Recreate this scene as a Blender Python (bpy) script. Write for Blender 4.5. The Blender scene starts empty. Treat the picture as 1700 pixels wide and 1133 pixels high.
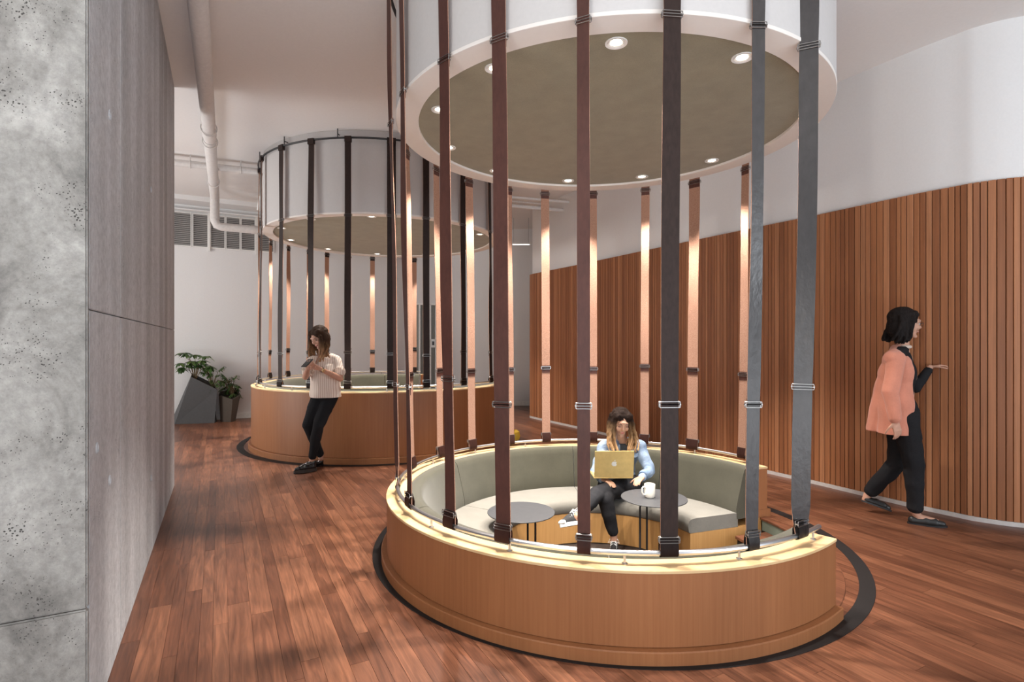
import bpy, bmesh, math, random
import numpy as np
from mathutils import Vector, Matrix
random.seed(7)
sc = bpy.context.scene
COL = sc.collection
PI = math.pi
# ---------------------------------------------------------------- camera, world, lights, exposure
F, HOR, HC = 905.0, 568.0, 1.40
cd = bpy.data.cameras.new('camera'); cam = bpy.data.objects.new('camera', cd); COL.objects.link(cam)
cam.location = (0, 0, HC); cam.rotation_euler = (PI/2, 0, 0)
cd.sensor_width = 36; cd.lens = F/1700*36; cd.shift_y = (HOR-566.5)/1700; cd.clip_start = .05
sc.camera = cam
w = bpy.data.worlds.new('world'); sc.world = w; w.use_nodes = True
w.node_tree.nodes['Background'].inputs[0].default_value = (.90, .95, 1.0, 1)
w.node_tree.nodes['Background'].inputs[1].default_value = .23
sc.view_settings.view_transform = 'Standard'; sc.view_settings.look = 'None'
sc.view_settings.gamma = 1; sc.view_settings.use_curve_mapping = False
sc.view_settings.exposure = 0.15
SPOT_W, SPOT_W_FAR = 190.0, 160.0
def area(name, loc, target, sx, sy, watts, col):
    l = bpy.data.lights.new(name, 'AREA'); l.shape = 'RECTANGLE'; l.size = sx; l.size_y = sy; l.energy = watts; l.color = col
    o = bpy.data.objects.new(name, l); COL.objects.link(o); o.location = loc
    o.rotation_euler = (Vector(target)-Vector(loc)).to_track_quat('-Z', 'Y').to_euler(); return o
area('window_light', (6.5, -2.6, 1.6), (1.6, 3.5, 2.2), 2.8, 1.9, 200, (.86, .93, 1.0))
area('rear_ceiling_fill', (.3, -1.6, .35), (.3, -.9, 3.9), 6.0, 2.2, 290, (.88, .94, 1.0))  # added fill turned upwards to brighten the ceiling, stands for no fitting
area('side_window_light', (-8.2, 4.6, 2.0), (-4.2, 8.0, .2), 1.4, 1.8, 150, (1.0, .96, .92))
area('side_ceiling_fill', (-5.0, 4.7, .4), (-4.6, 5.2, 3.9), 2.0, 2.0, 80, (.90, .95, 1.0))  # second added fill, out of sight behind the concrete, lifts the left ceiling
area('rear_track_light', (-2.55, -2.6, 2.7), (-.6, 3.2, .8), 3*.1, .3, 60, (1.0, .93, .84))

# ---------------------------------------------------------------- helpers
def P(px, py, Y): return Vector(((px-850)/F*Y, Y, HC-(py-HOR)*Y/F))
def PZ(px, Y, z): return Vector(((px-850)/F*Y, Y, z))
def pol(c, r, deg, z): a = math.radians(deg); return Vector((c[0]+r*math.cos(a), c[1]+r*math.sin(a), z))
def finish(me, smooth=True, ang=35):
    if smooth and len(me.polygons):
        me.polygons.foreach_set('use_smooth', [True]*len(me.polygons)); me.set_sharp_from_angle(angle=math.radians(ang))
    me.update()
def link(name, me, mat=None, parent=None, smooth=True, ang=35, loc=None, rz=None):
    if mat is not None and not len(me.materials):
        for m in (mat if isinstance(mat, (list, tuple)) else [mat]): me.materials.append(m)
    finish(me, smooth, ang)
    o = bpy.data.objects.new(name, me); COL.objects.link(o)
    if parent: o.parent = parent
    if loc is not None: o.location = loc
    if rz is not None: o.rotation_euler = (0, 0, rz)
    return o
def obj(name, bm, mat, parent=None, smooth=True, ang=35, loc=None, rz=None, recalc=True):
    if recalc: bmesh.ops.recalc_face_normals(bm, faces=bm.faces)
    me = bpy.data.meshes.new(name); bm.to_mesh(me); bm.free()
    return link(name, me, mat, parent, smooth, ang, loc, rz)
def child(name, me, parent, loc=(0, 0, 0), rz=0):
    o = bpy.data.objects.new(name, me); COL.objects.link(o); o.parent = parent; o.location = loc; o.rotation_euler = (0, 0, rz); return o
def thing(name, label, cat, loc=(0, 0, 0), rz=0, group=None):
    o = bpy.data.objects.new(name, None); COL.objects.link(o); o.location = loc; o.rotation_euler = (0, 0, rz)
    return tag(o, label, cat, group)
def tag(o, label, cat, group=None, kind=None):
    o['label'] = label; o['category'] = cat
    if group: o['group'] = group
    if kind: o['kind'] = kind
    return o
def struct(o, label=None):
    o['kind'] = 'structure'
    if label: o['label'] = label
    return o
def box(bm, x0, x1, y0, y1, z0, z1, M=None):
    vs = [bm.verts.new((x, y, z)) for z in (z0, z1) for y in (y0, y1) for x in (x0, x1)]
    if M is not None:
        for v in vs: v.co = M @ v.co
    for f in ((0, 1, 3, 2), (4, 6, 7, 5), (0, 4, 5, 1), (2, 3, 7, 6), (0, 2, 6, 4), (1, 5, 7, 3)): bm.faces.new([vs[i] for i in f])
    return vs
def frame_of(d):
    d = d.normalized(); up = Vector((0, 0, 1)) if abs(d.z) < .95 else Vector((1, 0, 0))
    u = d.cross(up).normalized(); return u, u.cross(d).normalized()
def tube(bm, pts, r, seg=10, closed=False, caps=True):
    pts = [Vector(p) for p in pts]; n = len(pts); rs = r if isinstance(r, (list, tuple)) else [r]*n
    rings = []; u = None
    for i, p in enumerate(pts):
        d = (pts[(i+1) % n]-pts[i-1]) if closed else (pts[min(i+1, n-1)]-pts[max(i-1, 0)])
        d.normalize()
        if u is None: u, v = frame_of(d)
        else:
            u = (u-d*u.dot(d)).normalized(); v = u.cross(d).normalized()
        rings.append([bm.verts.new(p+(u*math.cos(2*PI*k/seg)+v*math.sin(2*PI*k/seg))*rs[i]) for k in range(seg)])
    for i in range(n if closed else n-1):
        A, B = rings[i], rings[(i+1) % n]
        for k in range(seg): bm.faces.new((A[k], A[(k+1) % seg], B[(k+1) % seg], B[k]))
    if caps and not closed:
        bm.faces.new(rings[0][::-1]); bm.faces.new(rings[-1])
def lathe(bm, prof, seg=32, M=None):
    rings = []
    for r, z in prof:
        if r < 1e-6: vs = [bm.verts.new((0, 0, z))]
        else: vs = [bm.verts.new((r*math.cos(2*PI*k/seg), r*math.sin(2*PI*k/seg), z)) for k in range(seg)]
        if M is not None:
            for v in vs: v.co = M @ v.co
        rings.append(vs)
    for A, B in zip(rings, rings[1:]):
        for k in range(seg):
            a = [A[k % len(A)], A[(k+1) % seg % len(A)]]; b = [B[(k+1) % seg % len(B)], B[k % len(B)]]
            f = []
            for v in a+b:
                if v not in f: f.append(v)
            if len(f) > 2: bm.faces.new(f)
def revolve(bm, prof, a0, a1, c=(0, 0), n=None):
    """closed profile [(r, z)] swept from a0 to a1 degrees, capped unless a full turn"""
    n = n or max(2, int(abs(a1-a0)/2.5)); full = abs(a1-a0) >= 359.9; rings = []
    for i in range(n if full else n+1):
        a = math.radians(a0+(a1-a0)*i/n)
        rings.append([bm.verts.new((c[0]+r*math.cos(a), c[1]+r*math.sin(a), z)) for r, z in prof])
    m = len(prof)
    for i in range(n if full else n):
        A, B = rings[i], rings[(i+1) % len(rings)]
        for k in range(m): bm.faces.new((A[k], A[(k+1) % m], B[(k+1) % m], B[k]))
    if not full: bm.faces.new(rings[0][::-1]); bm.faces.new(rings[-1])
def rect(r0, r1, z0, z1, b=0):
    if b <= 0: return [(r0, z0), (r1, z0), (r1, z1), (r0, z1)]
    return [(r0+b, z0), (r1-b, z0), (r1, z0+b), (r1, z1-b), (r1-b, z1), (r0+b, z1), (r0, z1-b), (r0, z0+b)]
def sweep_wall(bm, pts, th, z0, z1):
    """thick wall along a polyline; th is put on its left side"""
    n = len(pts); L = []; R = []
    for i, p in enumerate(pts):
        d = (Vector(pts[min(i+1, n-1)])-Vector(pts[max(i-1, 0)])).normalized(); q = Vector((-d.y, d.x))*th
        L.append((p[0]+q.x, p[1]+q.y)); R.append((p[0], p[1]))
    V = [[bm.verts.new((x, y, z)) for z in (z0, z1) for x, y in (L[i], R[i])] for i in range(n)]
    for A, B in zip(V, V[1:]):
        for a, b in ((0, 1), (1, 3), (3, 2), (2, 0)): bm.faces.new((A[a], A[b], B[b], B[a]))
    bm.faces.new((V[0][0], V[0][1], V[0][3], V[0][2])); bm.faces.new((V[-1][0], V[-1][2], V[-1][3], V[-1][1]))

# ---------------------------------------------------------------- materials
class NT:
    def __init__(s, name, rough=.6, spec=.5, metal=0):
        s.m = bpy.data.materials.new(name); s.m.use_nodes = True; s.t = s.m.node_tree; s.b = s.t.nodes['Principled BSDF']
        s.b.inputs['Roughness'].default_value = rough; s.b.inputs['Metallic'].default_value = metal; s.b.inputs['Specular IOR Level'].default_value = spec
    def n(s, k, **kw):
        x = s.t.nodes.new('ShaderNode'+k)
        for a, b in kw.items():
            if a in x.inputs.keys(): x.inputs[a].default_value = b
            else: setattr(x, a, b)
        return x
    def l(s, a, b): s.t.links.new(a, b)
    def coord(s, scale, kind='Object', rot=(0, 0, 0)):
        if kind == 'World': o = s.n('NewGeometry').outputs['Position']
        else: o = s.n('TexCoord').outputs[kind]
        mp = s.n('Mapping'); mp.inputs['Scale'].default_value = scale; mp.inputs['Rotation'].default_value = rot
        s.l(o, mp.inputs['Vector']); return mp.outputs[0]
    def noise(s, vec, scale=1, detail=4, rough=.55, dist=0):
        x = s.n('TexNoise'); x.inputs['Scale'].default_value = scale; x.inputs['Detail'].default_value = detail
        x.inputs['Roughness'].default_value = rough; x.inputs['Distortion'].default_value = dist; s.l(vec, x.inputs['Vector']); return x.outputs['Fac']
    def ramp(s, fac, stops):
        x = s.n('ValToRGB'); e = x.color_ramp.elements
        while len(e) < len(stops): e.new(.5)
        for i, (p, c) in enumerate(stops): e[i].position = p; e[i].color = (*c, 1)
        s.l(fac, x.inputs[0]); return x.outputs[0]
    def mix(s, fac, a, b, mode='MIX'):
        x = s.n('Mix', data_type='RGBA', blend_type=mode)
        for v, i in ((fac, 0), (a, 6), (b, 7)):
            if hasattr(v, 'links'): s.l(v, x.inputs[i])
            else: x.inputs[i].default_value = v if i == 0 else (*v, 1)
        return x.outputs[2]
    def bump(s, h, strength=.3, dist=.01):
        x = s.n('Bump'); x.inputs['Strength'].default_value = strength; x.inputs['Distance'].default_value = dist
        s.l(h, x.inputs['Height']); s.l(x.outputs[0], s.b.inputs['Normal'])
    def color(s, c):
        if hasattr(c, 'links'): s.l(c, s.b.inputs['Base Color'])
        else: s.b.inputs['Base Color'].default_value = (*c, 1)
        return s
def plain(name, c, rough=.6, metal=0, spec=.5, nz=.06, scale=30, bump=.05):
    t = NT(name, rough, spec, metal); v = t.coord((scale,)*3); f = t.noise(v)
    t.color(t.ramp(f, [(.3, tuple(x*(1-nz) for x in c)), (.7, tuple(min(1, x*(1+nz)) for x in c))])); t.bump(f, bump, .002); return t.m
M = {}
M['paint'] = plain('white_wall_paint', (.80, .80, .80), .85, nz=.015, scale=60)
M['ceil'] = plain('ceiling_paint', (.82, .79, .77), .9, nz=.015, scale=40)
M['pipe'] = plain('pipe_paint', (.70, .67, .65), .55)
M['steel'] = plain('brushed_steel', (.55, .55, .56), .32, 1)
M['buckle'] = plain('nickel_buckle', (.36, .35, .34), .3, 1)
M['black'] = plain('black_metal', (.02, .02, .022), .5)
M['ringm'] = plain('dark_metal_inlay', (.014, .012, .012), .6, spec=.25)
M['table'] = plain('charcoal_table_top', (.055, .057, .062), .5)
M['grey'] = plain('planter_grey', (.085, .088, .092), .6)
M['soil'] = plain('soil', (.03, .02, .015), .95, nz=.4)
M['white'] = plain('white_gloss', (.85, .85, .83), .3)
M['mug'] = plain('cream_ceramic', (.80, .76, .68), .25)
M['drum'] = plain('drum_paint', (.57, .55, .54), .85, nz=.02, scale=50)
M['drumrim'] = plain('drum_rim_lit', (.80, .76, .72), .8, nz=.01)  # drum white made lighter: light from below put into the rim colour
M['louvre'] = plain('louvre_grey', (.34, .33, .32), .6)
M['doorp'] = plain('door_panel', (.26, .27, .25), .5)
M['yellow'] = plain('yellow_wool', (.85, .55, .06), .9)
M['green_riser'] = plain('green_painted_riser', (.17, .21, .165), .8)
M['hairdark'] = None
def fabric(name, c, sc_=450, nz=.3, bump=.35):
    t = NT(name, .95, .15); v = t.coord((sc_,)*3); f = t.noise(v, 1, 2); v2 = t.coord((7,)*3); g = t.noise(v2, 1, 4)
    a = t.ramp(f, [(.3, tuple(x*(1-nz) for x in c)), (.7, tuple(x*(1+nz) for x in c))])
    t.color(t.mix(.35, a, t.ramp(g, [(.3, tuple(x*.75 for x in c)), (.7, tuple(x*1.2 for x in c))])))
    t.b.inputs['Sheen Weight'].default_value = .25 if max(c) > .04 else 0; t.bump(f, bump, .002); return t.m
M['cush'] = fabric('olive_grey_wool', (.080, .076, .054))
M['seat'] = fabric('light_grey_wool', (.22, .207, .18))
M['olive'] = fabric('olive_soffit_felt', (.26, .235, .155), 200, .12, .2)
M['black_cloth'] = fabric('black_cotton', (.018, .018, .02), 300, .3)
M['grey_cloth'] = fabric('slate_jersey', (.06, .065, .075), 300, .2)
M['coral'] = fabric('coral_wool', (.62, .25, .17), 300, .15)
def veneer(name, c1, c2, scale=(70, 70, 1.6), rough=.45):
    t = NT(name, rough, .4); v = t.coord(scale); f = t.noise(v, 1, 6, .6, .6); g = t.noise(t.coord((2.2, 2.2, .5)), 1, 2)
    a = t.ramp(f, [(.25, c1), (.75, c2)])
    t.color(t.mix(.25, a, t.ramp(g, [(.35, tuple(x*.8 for x in c1)), (.65, tuple(min(1, x*1.15) for x in c2))]))); t.bump(f, .08, .002); return t.m
M['oak'] = veneer('oak_veneer', (.26, .10, .038), (.35, .148, .060))
M['oaktop'] = veneer('pale_oak_edge', (.60, .40, .20), (.74, .54, .30), (9, 9, 9))
M['oakin'] = veneer('oak_seat_front', (.52, .27, .09), (.66, .37, .14))
t = NT('leather_dark', .55, .35); v = t.coord((60, 60, 25)); f = t.noise(v, 1, 5); g = t.noise(t.coord((3, 3, 3)), 1, 3)
t.color(t.mix(.4, t.ramp(f, [(.2, (.055, .019, .014)), (.8, (.10, .036, .026))]), t.ramp(g, [(.3, (.045, .017, .013)), (.7, (.11, .042, .030))]))); t.bump(f, .25, .003); M['leather'] = t.m
t = NT('leather_black', .55, .25); f = t.noise(t.coord((60, 60, 25)), 1, 5)
t.color(t.ramp(f, [(.2, (.018, .010, .008)), (.8, (.038, .022, .018))])); t.bump(f, .25, .003); M['leatherblk'] = t.m
t = NT('leather_sheen', .36, .7); f = t.noise(t.coord((30, 30, 16)), 1, 5)
t.color(t.ramp(f, [(.2, (.022, .019, .019)), (.8, (.045, .040, .040))])); t.bump(f, .5, .006); M['leathershine'] = t.m  # grey window sheen put into colour and gloss of the right-end straps
t = NT('leather_suede', .95, .1); f = t.noise(t.coord((160, 160, 160)), 1, 4)
t.color(t.ramp(f, [(.25, (.30, .155, .105)), (.75, (.48, .29, .21))])); t.bump(f, .5, .004); M['suede'] = t.m
# concrete
def concrete(name, streak):
    t = NT(name, .85, .25)
    big = t.noise(t.coord((2.6, 2.6, 1.9), 'World'), 1, 9, .68, .4)
    if streak:
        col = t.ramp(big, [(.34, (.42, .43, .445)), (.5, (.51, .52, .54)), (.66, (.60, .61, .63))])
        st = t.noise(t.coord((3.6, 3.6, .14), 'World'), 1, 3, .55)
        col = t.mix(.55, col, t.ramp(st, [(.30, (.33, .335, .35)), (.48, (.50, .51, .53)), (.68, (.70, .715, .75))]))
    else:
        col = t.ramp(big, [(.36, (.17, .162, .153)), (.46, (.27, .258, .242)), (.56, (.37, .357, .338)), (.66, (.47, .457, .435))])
    fine = t.noise(t.coord((30, 30, 30), 'World'), 1, 7, .8)
    col = t.mix(.5, col, t.ramp(fine, [(.36, (.55, .55, .55)), (.60, (1.12, 1.12, 1.1))]), 'MULTIPLY')
    vo = t.n('TexVoronoi'); wob = t.noise(t.coord((60, 60, 60), 'World'), 1, 2)
    pos = t.n('VectorMath', operation='ADD'); t.l(t.coord((105, 105, 105), 'World'), pos.inputs[0]); t.l(wob, pos.inputs[1]); t.l(pos.outputs[0], vo.inputs['Vector']); vo.inputs['Scale'].default_value = 1
    sel = t.noise(t.coord((7, 7, 7), 'World'), 1, 3)
    pit = t.n('Math', operation='LESS_THAN'); ml = t.n('Math', operation='MULTIPLY_ADD'); t.l(sel, ml.inputs[0]); ml.inputs[1].default_value = 1.2; ml.inputs[2].default_value = -.50 if not streak else -.62
    t.l(vo.outputs['Distance'], pit.inputs[0]); t.l(ml.outputs[0], pit.inputs[1])
    col = t.mix(pit.outputs[0], col, (.07, .066, .062)); t.color(col)
    h = t.n('Math', operation='SUBTRACT'); t.l(fine, h.inputs[0]); t.l(pit.outputs[0], h.inputs[1]); t.bump(h.outputs[0], .5, .006)
    return t.m
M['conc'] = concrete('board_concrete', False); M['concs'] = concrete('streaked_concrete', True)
# floor planks : grain runs along the boards, tone per plank from a mesh attribute
BA = math.radians(28.2)
BD = Vector((-math.sin(BA), math.cos(BA), 0)); BV = Vector((math.cos(BA), math.sin(BA), 0))
t = NT('hardwood_plank', .36, .5)
at = t.n('Attribute'); at.attribute_name = 'tone'; rnd = at.outputs['Fac']
geo = t.n('NewGeometry').outputs['Position']
mr = t.n('Mapping'); mr.inputs['Rotation'].default_value = (0, 0, -BA); t.l(geo, mr.inputs[0])
off = t.n('CombineXYZ'); m1 = t.n('Math', operation='MULTIPLY'); m1.inputs[1].default_value = 37; t.l(rnd, m1.inputs[0]); t.l(m1.outputs[0], off.inputs[2]); t.l(m1.outputs[0], off.inputs[1])
ad = t.n('VectorMath', operation='ADD'); t.l(mr.outputs[0], ad.inputs[0]); t.l(off.outputs[0], ad.inputs[1])
ms = t.n('Mapping'); ms.inputs['Scale'].default_value = (34, 2.0, 1); t.l(ad.outputs[0], ms.inputs[0])
f = t.noise(ms.outputs[0], 1, 7, .62, 1.6)
ms2 = t.n('Mapping'); ms2.inputs['Scale'].default_value = (9, 1.3, 1); t.l(ad.outputs[0], ms2.inputs[0])
g = t.noise(ms2.outputs[0], 1, 3, .5, 2.5)
base = t.ramp(rnd, [(0, (.115, .043, .023)), (.5, (.15, .058, .031)), (1, (.20, .082, .044))])
c = t.mix(.8, base, t.ramp(f, [(.28, (.45, .40, .38)), (.50, (.95, .95, .95)), (.74, (1.75, 1.75, 1.75))]), 'MULTIPLY')
c = t.mix(.55, c, t.ramp(g, [(.3, (.6, .58, .56)), (.7, (1.3, 1.28, 1.25))]), 'MULTIPLY')
t.color(c); t.bump(f, .12, .003); M['plank'] = t.m
# slats
t = NT('cedar_slat', .5, .4); oi = t.n('ObjectInfo').outputs['Random']
v = t.n('VectorMath', operation='MULTIPLY_ADD'); t.l(t.n('TexCoord').outputs['Object'], v.inputs[0]); v.inputs[1].default_value = (45, 45, 1.3)
cb = t.n('CombineXYZ'); mm = t.n('Math', operation='MULTIPLY'); mm.inputs[1].default_value = 50; t.l(oi, mm.inputs[0]); t.l(mm.outputs[0], cb.inputs[0]); t.l(mm.outputs[0], cb.inputs[2]); t.l(cb.outputs[0], v.inputs[2])
f = t.noise(v.outputs[0], 1, 6, .6, .5)
c = t.ramp(oi, [(0, (.28, .105, .043)), (.4, (.34, .132, .055)), (.8, (.41, .168, .072)), (1, (.50, .225, .108))])
t.color(t.mix(.6, c, t.ramp(f, [(.3, (.6, .58, .56)), (.7, (1.2, 1.2, 1.2))]), 'MULTIPLY')); t.bump(f, .1, .002); M['slat'] = t.m
M['slatback'] = plain('slat_backing', (.035, .014, .008), .9)
def emit(name, c, s):
    t = NT(name); t.b.inputs['Emission Color'].default_value = (*c, 1); t.b.inputs['Emission Strength'].default_value = s; t.color((.9, .9, .9)); return t.m
M['lamp'] = emit('lamp_lens', (1, .93, .82), 14)
def skin(name, c):
    t = NT(name, .5, .4); f = t.noise(t.coord((30,)*3), 1, 4); t.color(t.ramp(f, [(.3, tuple(x*.9 for x in c)), (.7, tuple(x*1.08 for x in c))]))
    t.b.inputs['Subsurface Weight'].default_value = .08; t.b.inputs['Subsurface Radius'].default_value = (.02, .008, .004); return t.m
def hairmat(name, stops):
    t = NT(name, .75, .12); tc = t.n('TexCoord').outputs['Object']; sp = t.n('SeparateXYZ'); t.l(tc, sp.inputs[0])
    st = t.noise(t.coord((120, 120, 8)), 1, 3, .6, .8)
    a = t.n('MapRange'); t.l(sp.outputs[2], a.inputs[0]); a.inputs[1].default_value = stops[0]; a.inputs[2].default_value = stops[1]
    c = t.mix(a.outputs[0], stops[2], stops[3]); t.color(t.mix(.8, c, t.ramp(st, [(.3, (.4, .4, .4)), (.7, (1.5, 1.5, 1.5))]), 'MULTIPLY')); t.bump(st, .8, .006); return t.m
M['lips'] = plain('lips', (.45, .13, .11), .4); M['brow'] = plain('brow_hair', (.05, .03, .02), .8)
t = NT('light_denim', .85, .2); f = t.noise(t.coord((260,)*3), 1, 3); g = t.noise(t.coord((11,)*3), 1, 5, .6, .5)
t.color(t.mix(.5, t.ramp(f, [(.3, (.14, .21, .33)), (.7, (.30, .39, .52))]), t.ramp(g, [(.3, (.12, .19, .31)), (.68, (.46, .55, .66))]))); t.bump(g, .6, .02); M['denim'] = t.m
t = NT('striped_linen', .9, .15); wv = t.n('TexWave'); wv.inputs['Scale'].default_value = 15; wv.bands_direction = 'X'; t.l(t.coord((1, .5, 0)), wv.inputs['Vector'])
g = t.noise(t.coord((13,)*3), 1, 4)
t.color(t.ramp(wv.outputs['Fac'], [(.0, (.80, .71, .63)), (.74, (.76, .66, .58)), (.95, (.56, .42, .34))])); t.bump(g, .5, .02); M['linen'] = t.m
t = NT('leaf_green', .5, .4); oi = t.n('ObjectInfo').outputs['Random']; t.color(t.ramp(oi, [(0, (.03, .07, .02)), (.6, (.07, .14, .035)), (1, (.17, .26, .08))])); M['leaf'] = t.m
M['stem'] = plain('stem_brown', (.18, .13, .07), .8)

# ---------------------------------------------------------------- layout constants
NC = (.64, 3.87); FC = (-1.85, 8.03); ZC = 3.88
def slab_with_hole(bm, x0, x1, y0, y1, z, c, r, n=96):
    inner = []; outer = []
    for k in range(n):
        a = 2*PI*k/n; dx, dy = math.cos(a), math.sin(a)
        ts = [((x1 if dx > 0 else x0)-c[0])/dx if abs(dx) > 1e-9 else 1e9, ((y1 if dy > 0 else y0)-c[1])/dy if abs(dy) > 1e-9 else 1e9]
        T = min(t_ for t_ in ts if t_ > 0)
        inner.append(bm.verts.new((c[0]+r*dx, c[1]+r*dy, z))); outer.append(bm.verts.new((c[0]+T*dx, c[1]+T*dy, z)))
    for k in range(n):
        bm.faces.new((inner[k], outer[k], outer[(k+1) % n], inner[(k+1) % n]))
    corners = [bm.verts.new((x, y, z)) for x, y in ((x0, y0), (x1, y0), (x1, y1), (x0, y1))]
    for cn in corners:
        k = min(range(n), key=lambda i: (outer[i].co-cn.co).length)
        k2 = min((i for i in range(n) if i != k), key=lambda i: (outer[i].co-cn.co).length)
        bm.faces.new((outer[k], cn, outer[k2]))
# ---------------------------------------------------------------- floor with planks
bm = bmesh.new(); slab_with_hole(bm, -9.5, 9, -6, 14, -.0025, NC, 1.44)
floor = struct(obj('floor', bm, M['plank'], smooth=False))
WC = [(4.9, 4.05), (4.3, 4.0), (3.856, 4.105), (3.635, 4.24), (3.53, 4.376), (3.345, 4.66), (2.967, 5.38), (2.72, 5.80), (1.90, 7.25), (1.09, 8.74), (.60, 9.58), (.36, 10.02)]
def wall_y(x):
    pts = sorted(WC)
    for (xa, ya), (xb, yb) in zip(pts, pts[1:]):
        if xa <= x <= xb: return ya+(yb-ya)*(x-xa)/(xb-xa)
    return 99 if x < .36 else 4.1
HR = 1.445
def plank_pieces(v0, v1, u0, u1):
    """plank rectangle in board coordinates, cut by the pit circle"""
    cu = NC[0]*BD.x+NC[1]*BD.y; cv = NC[0]*BV.x+NC[1]*BV.y
    vs = [v0+(v1-v0)*k/3 for k in range(4)]; cuts = []
    for v in vs:
        d = abs(v-cv)
        cuts.append((cu-math.sqrt(HR*HR-d*d), cu+math.sqrt(HR*HR-d*d)) if d < HR else None)
    if not any(c and c[0] < u1 and c[1] > u0 for c in cuts): return [[(v0, u0, u1), (v1, u0, u1)]]
    cuts = [c or (cu, cu) for c in cuts]
    out = []
    a = [(v, u0, min(u1, c[0])) for v, c in zip(vs, cuts)]
    if all(q[2]-q[1] > .01 for q in a): out.append(a)
    a = [(v, max(u0, c[1]), u1) for v, c in zip(vs, cuts)]
    if all(q[2]-q[1] > .01 for q in a): out.append(a)
    return out
pieces = []
v = -5.6
while v < 9.6:
    wd = random.choice([.057, .066, .082, .104]); u = -1.5-random.random()*1.2
    while u < 14:
        L = random.uniform(.7, 1.9)
        for p in plank_pieces(v+.0005, v+wd-.0005, u+.0005, u+L-.0005):
            lo = min(q[1] for q in p); hi = max(q[2] for q in p); vm = (v+wd/2)
            ctr = BV*vm+BD*((lo+hi)/2)
            if ctr.y < .9: continue
            px = 850+F*ctr.x/ctr.y; py = HOR+F*HC/ctr.y
            if px < -500 or px > 3200 or py > 2300 or ctr.y > 12.6: continue
            if ctr.y > wall_y(ctr.x)+.5: continue
            if (ctr.x+3.285)*.8835+(ctr.y-5.3)*.4685 < -.9 and ctr.y < 5.6: continue
            # share of the picture
            ok = 100 < px < 1750 and py < 1180 and not ((Vector((ctr.x, ctr.y))-Vector(NC)).length < 1.35)
            hid = (Vector((ctr.x, ctr.y))-Vector(FC)).length < 1.7
            score = (hi-lo)*wd/ctr.y**3*(1 if ok and not hid else .02)
            pieces.append((score, p))
        u += L
    v += wd
pieces.sort(key=lambda q: -q[0])
def plank_mesh(plist):
    V = []; Fc = []; tone = []
    for p in plist:
        b = len(V); n = len(p); tn = random.random()
        for z in (-.006, -.0008, 0):
            e = 0 if z < 0 else .0002
            for i, (vv, a, c) in enumerate(p):
                ve = vv+(e if i == 0 else (-e if i == n-1 else 0))
                q = BV*ve+BD*(a+e); V.append((q.x, q.y, z)); q = BV*ve+BD*(c-e); V.append((q.x, q.y, z))
        tone += [tn]*(6*n)
        for i in range(n-1): Fc.append((b+4*n+2*i, b+4*n+2*i+2, b+4*n+2*i+3, b+4*n+2*i+1))
        loop = [2*i for i in range(n)]+[2*i+1 for i in range(n-1, -1, -1)]
        for k in range(len(loop)):
            a, c = loop[k], loop[(k+1) % len(loop)]
            for l in (0, 2*n): Fc.append((b+l+a, b+l+c, b+l+2*n+c, b+l+2*n+a))
    me = bpy.data.meshes.new('plank'); me.from_pydata(V, [], Fc); A = me.attributes.new('tone', 'FLOAT', 'POINT'); A.data.foreach_set('value', tone)
    bm_ = bmesh.new(); bm_.from_mesh(me); bmesh.ops.recalc_face_normals(bm_, faces=bm_.faces); bm_.to_mesh(me); bm_.free()
    return me
for s, p in pieces[:300]: link('plank', plank_mesh([p]), M['plank'], floor, smooth=False)
o = link('plank_field', plank_mesh([p for s, p in pieces[300:]]), M['plank'], floor, smooth=False); o['kind'] = 'stuff'
# ceiling
bm = bmesh.new(); box(bm, -9.5, 9, -6, 14, ZC, ZC+.15); struct(obj('ceiling', bm, M['ceil'], smooth=False))
# ---------------------------------------------------------------- concrete wall on the left
C0 = Vector((-1.487, 1.909, 0)); SD = Vector((-.468, .8837, 0)).normalized(); FD = Vector((-.8837, -.468, 0)).normalized()
wl = struct(bpy.data.objects.new('wall_left', None)); COL.objects.link(wl)
def cpanel(name, s0, s1, f0, f1, z0, z1, mat, ch=.006):
    bm = bmesh.new()
    Mx = Matrix((( SD.x, FD.x, 0, C0.x), (SD.y, FD.y, 0, C0.y), (0, 0, 1, 0), (0, 0, 0, 1)))
    box(bm, s0, s1, f0, f1, z0, z1, Mx)
    bmesh.ops.recalc_face_normals(bm, faces=bm.faces)
    bmesh.ops.bevel(bm, geom=bm.edges[:], offset=ch, segments=2, affect='EDGES')
    return obj(name, bm, mat, wl, ang=50)
LS = 3.84
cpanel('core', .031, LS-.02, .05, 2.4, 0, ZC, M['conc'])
# end face (towards the camera): two pours split by a cracked joint; side: panels split by form seams
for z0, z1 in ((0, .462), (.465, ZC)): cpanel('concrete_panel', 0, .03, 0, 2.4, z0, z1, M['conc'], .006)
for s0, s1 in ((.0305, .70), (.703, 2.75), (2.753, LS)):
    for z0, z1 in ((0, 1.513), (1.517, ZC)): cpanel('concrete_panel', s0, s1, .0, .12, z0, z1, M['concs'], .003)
for s, z in ((.42, .82), (.42, 2.35), (1.9, .5), (1.9, 2.4), (.16, 1.0)):
    q = C0+SD*s; bm = bmesh.new()
    lathe(bm, [(.022, 0), (.022, .004), (.016, .004), (.013, -.01), (0, -.01)], 14, Matrix.Translation((q.x, q.y, z)) @ (-FD).to_track_quat('Z', 'Y').to_matrix().to_4x4())
    obj('tie_hole', bm, M['concs'], wl)
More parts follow.
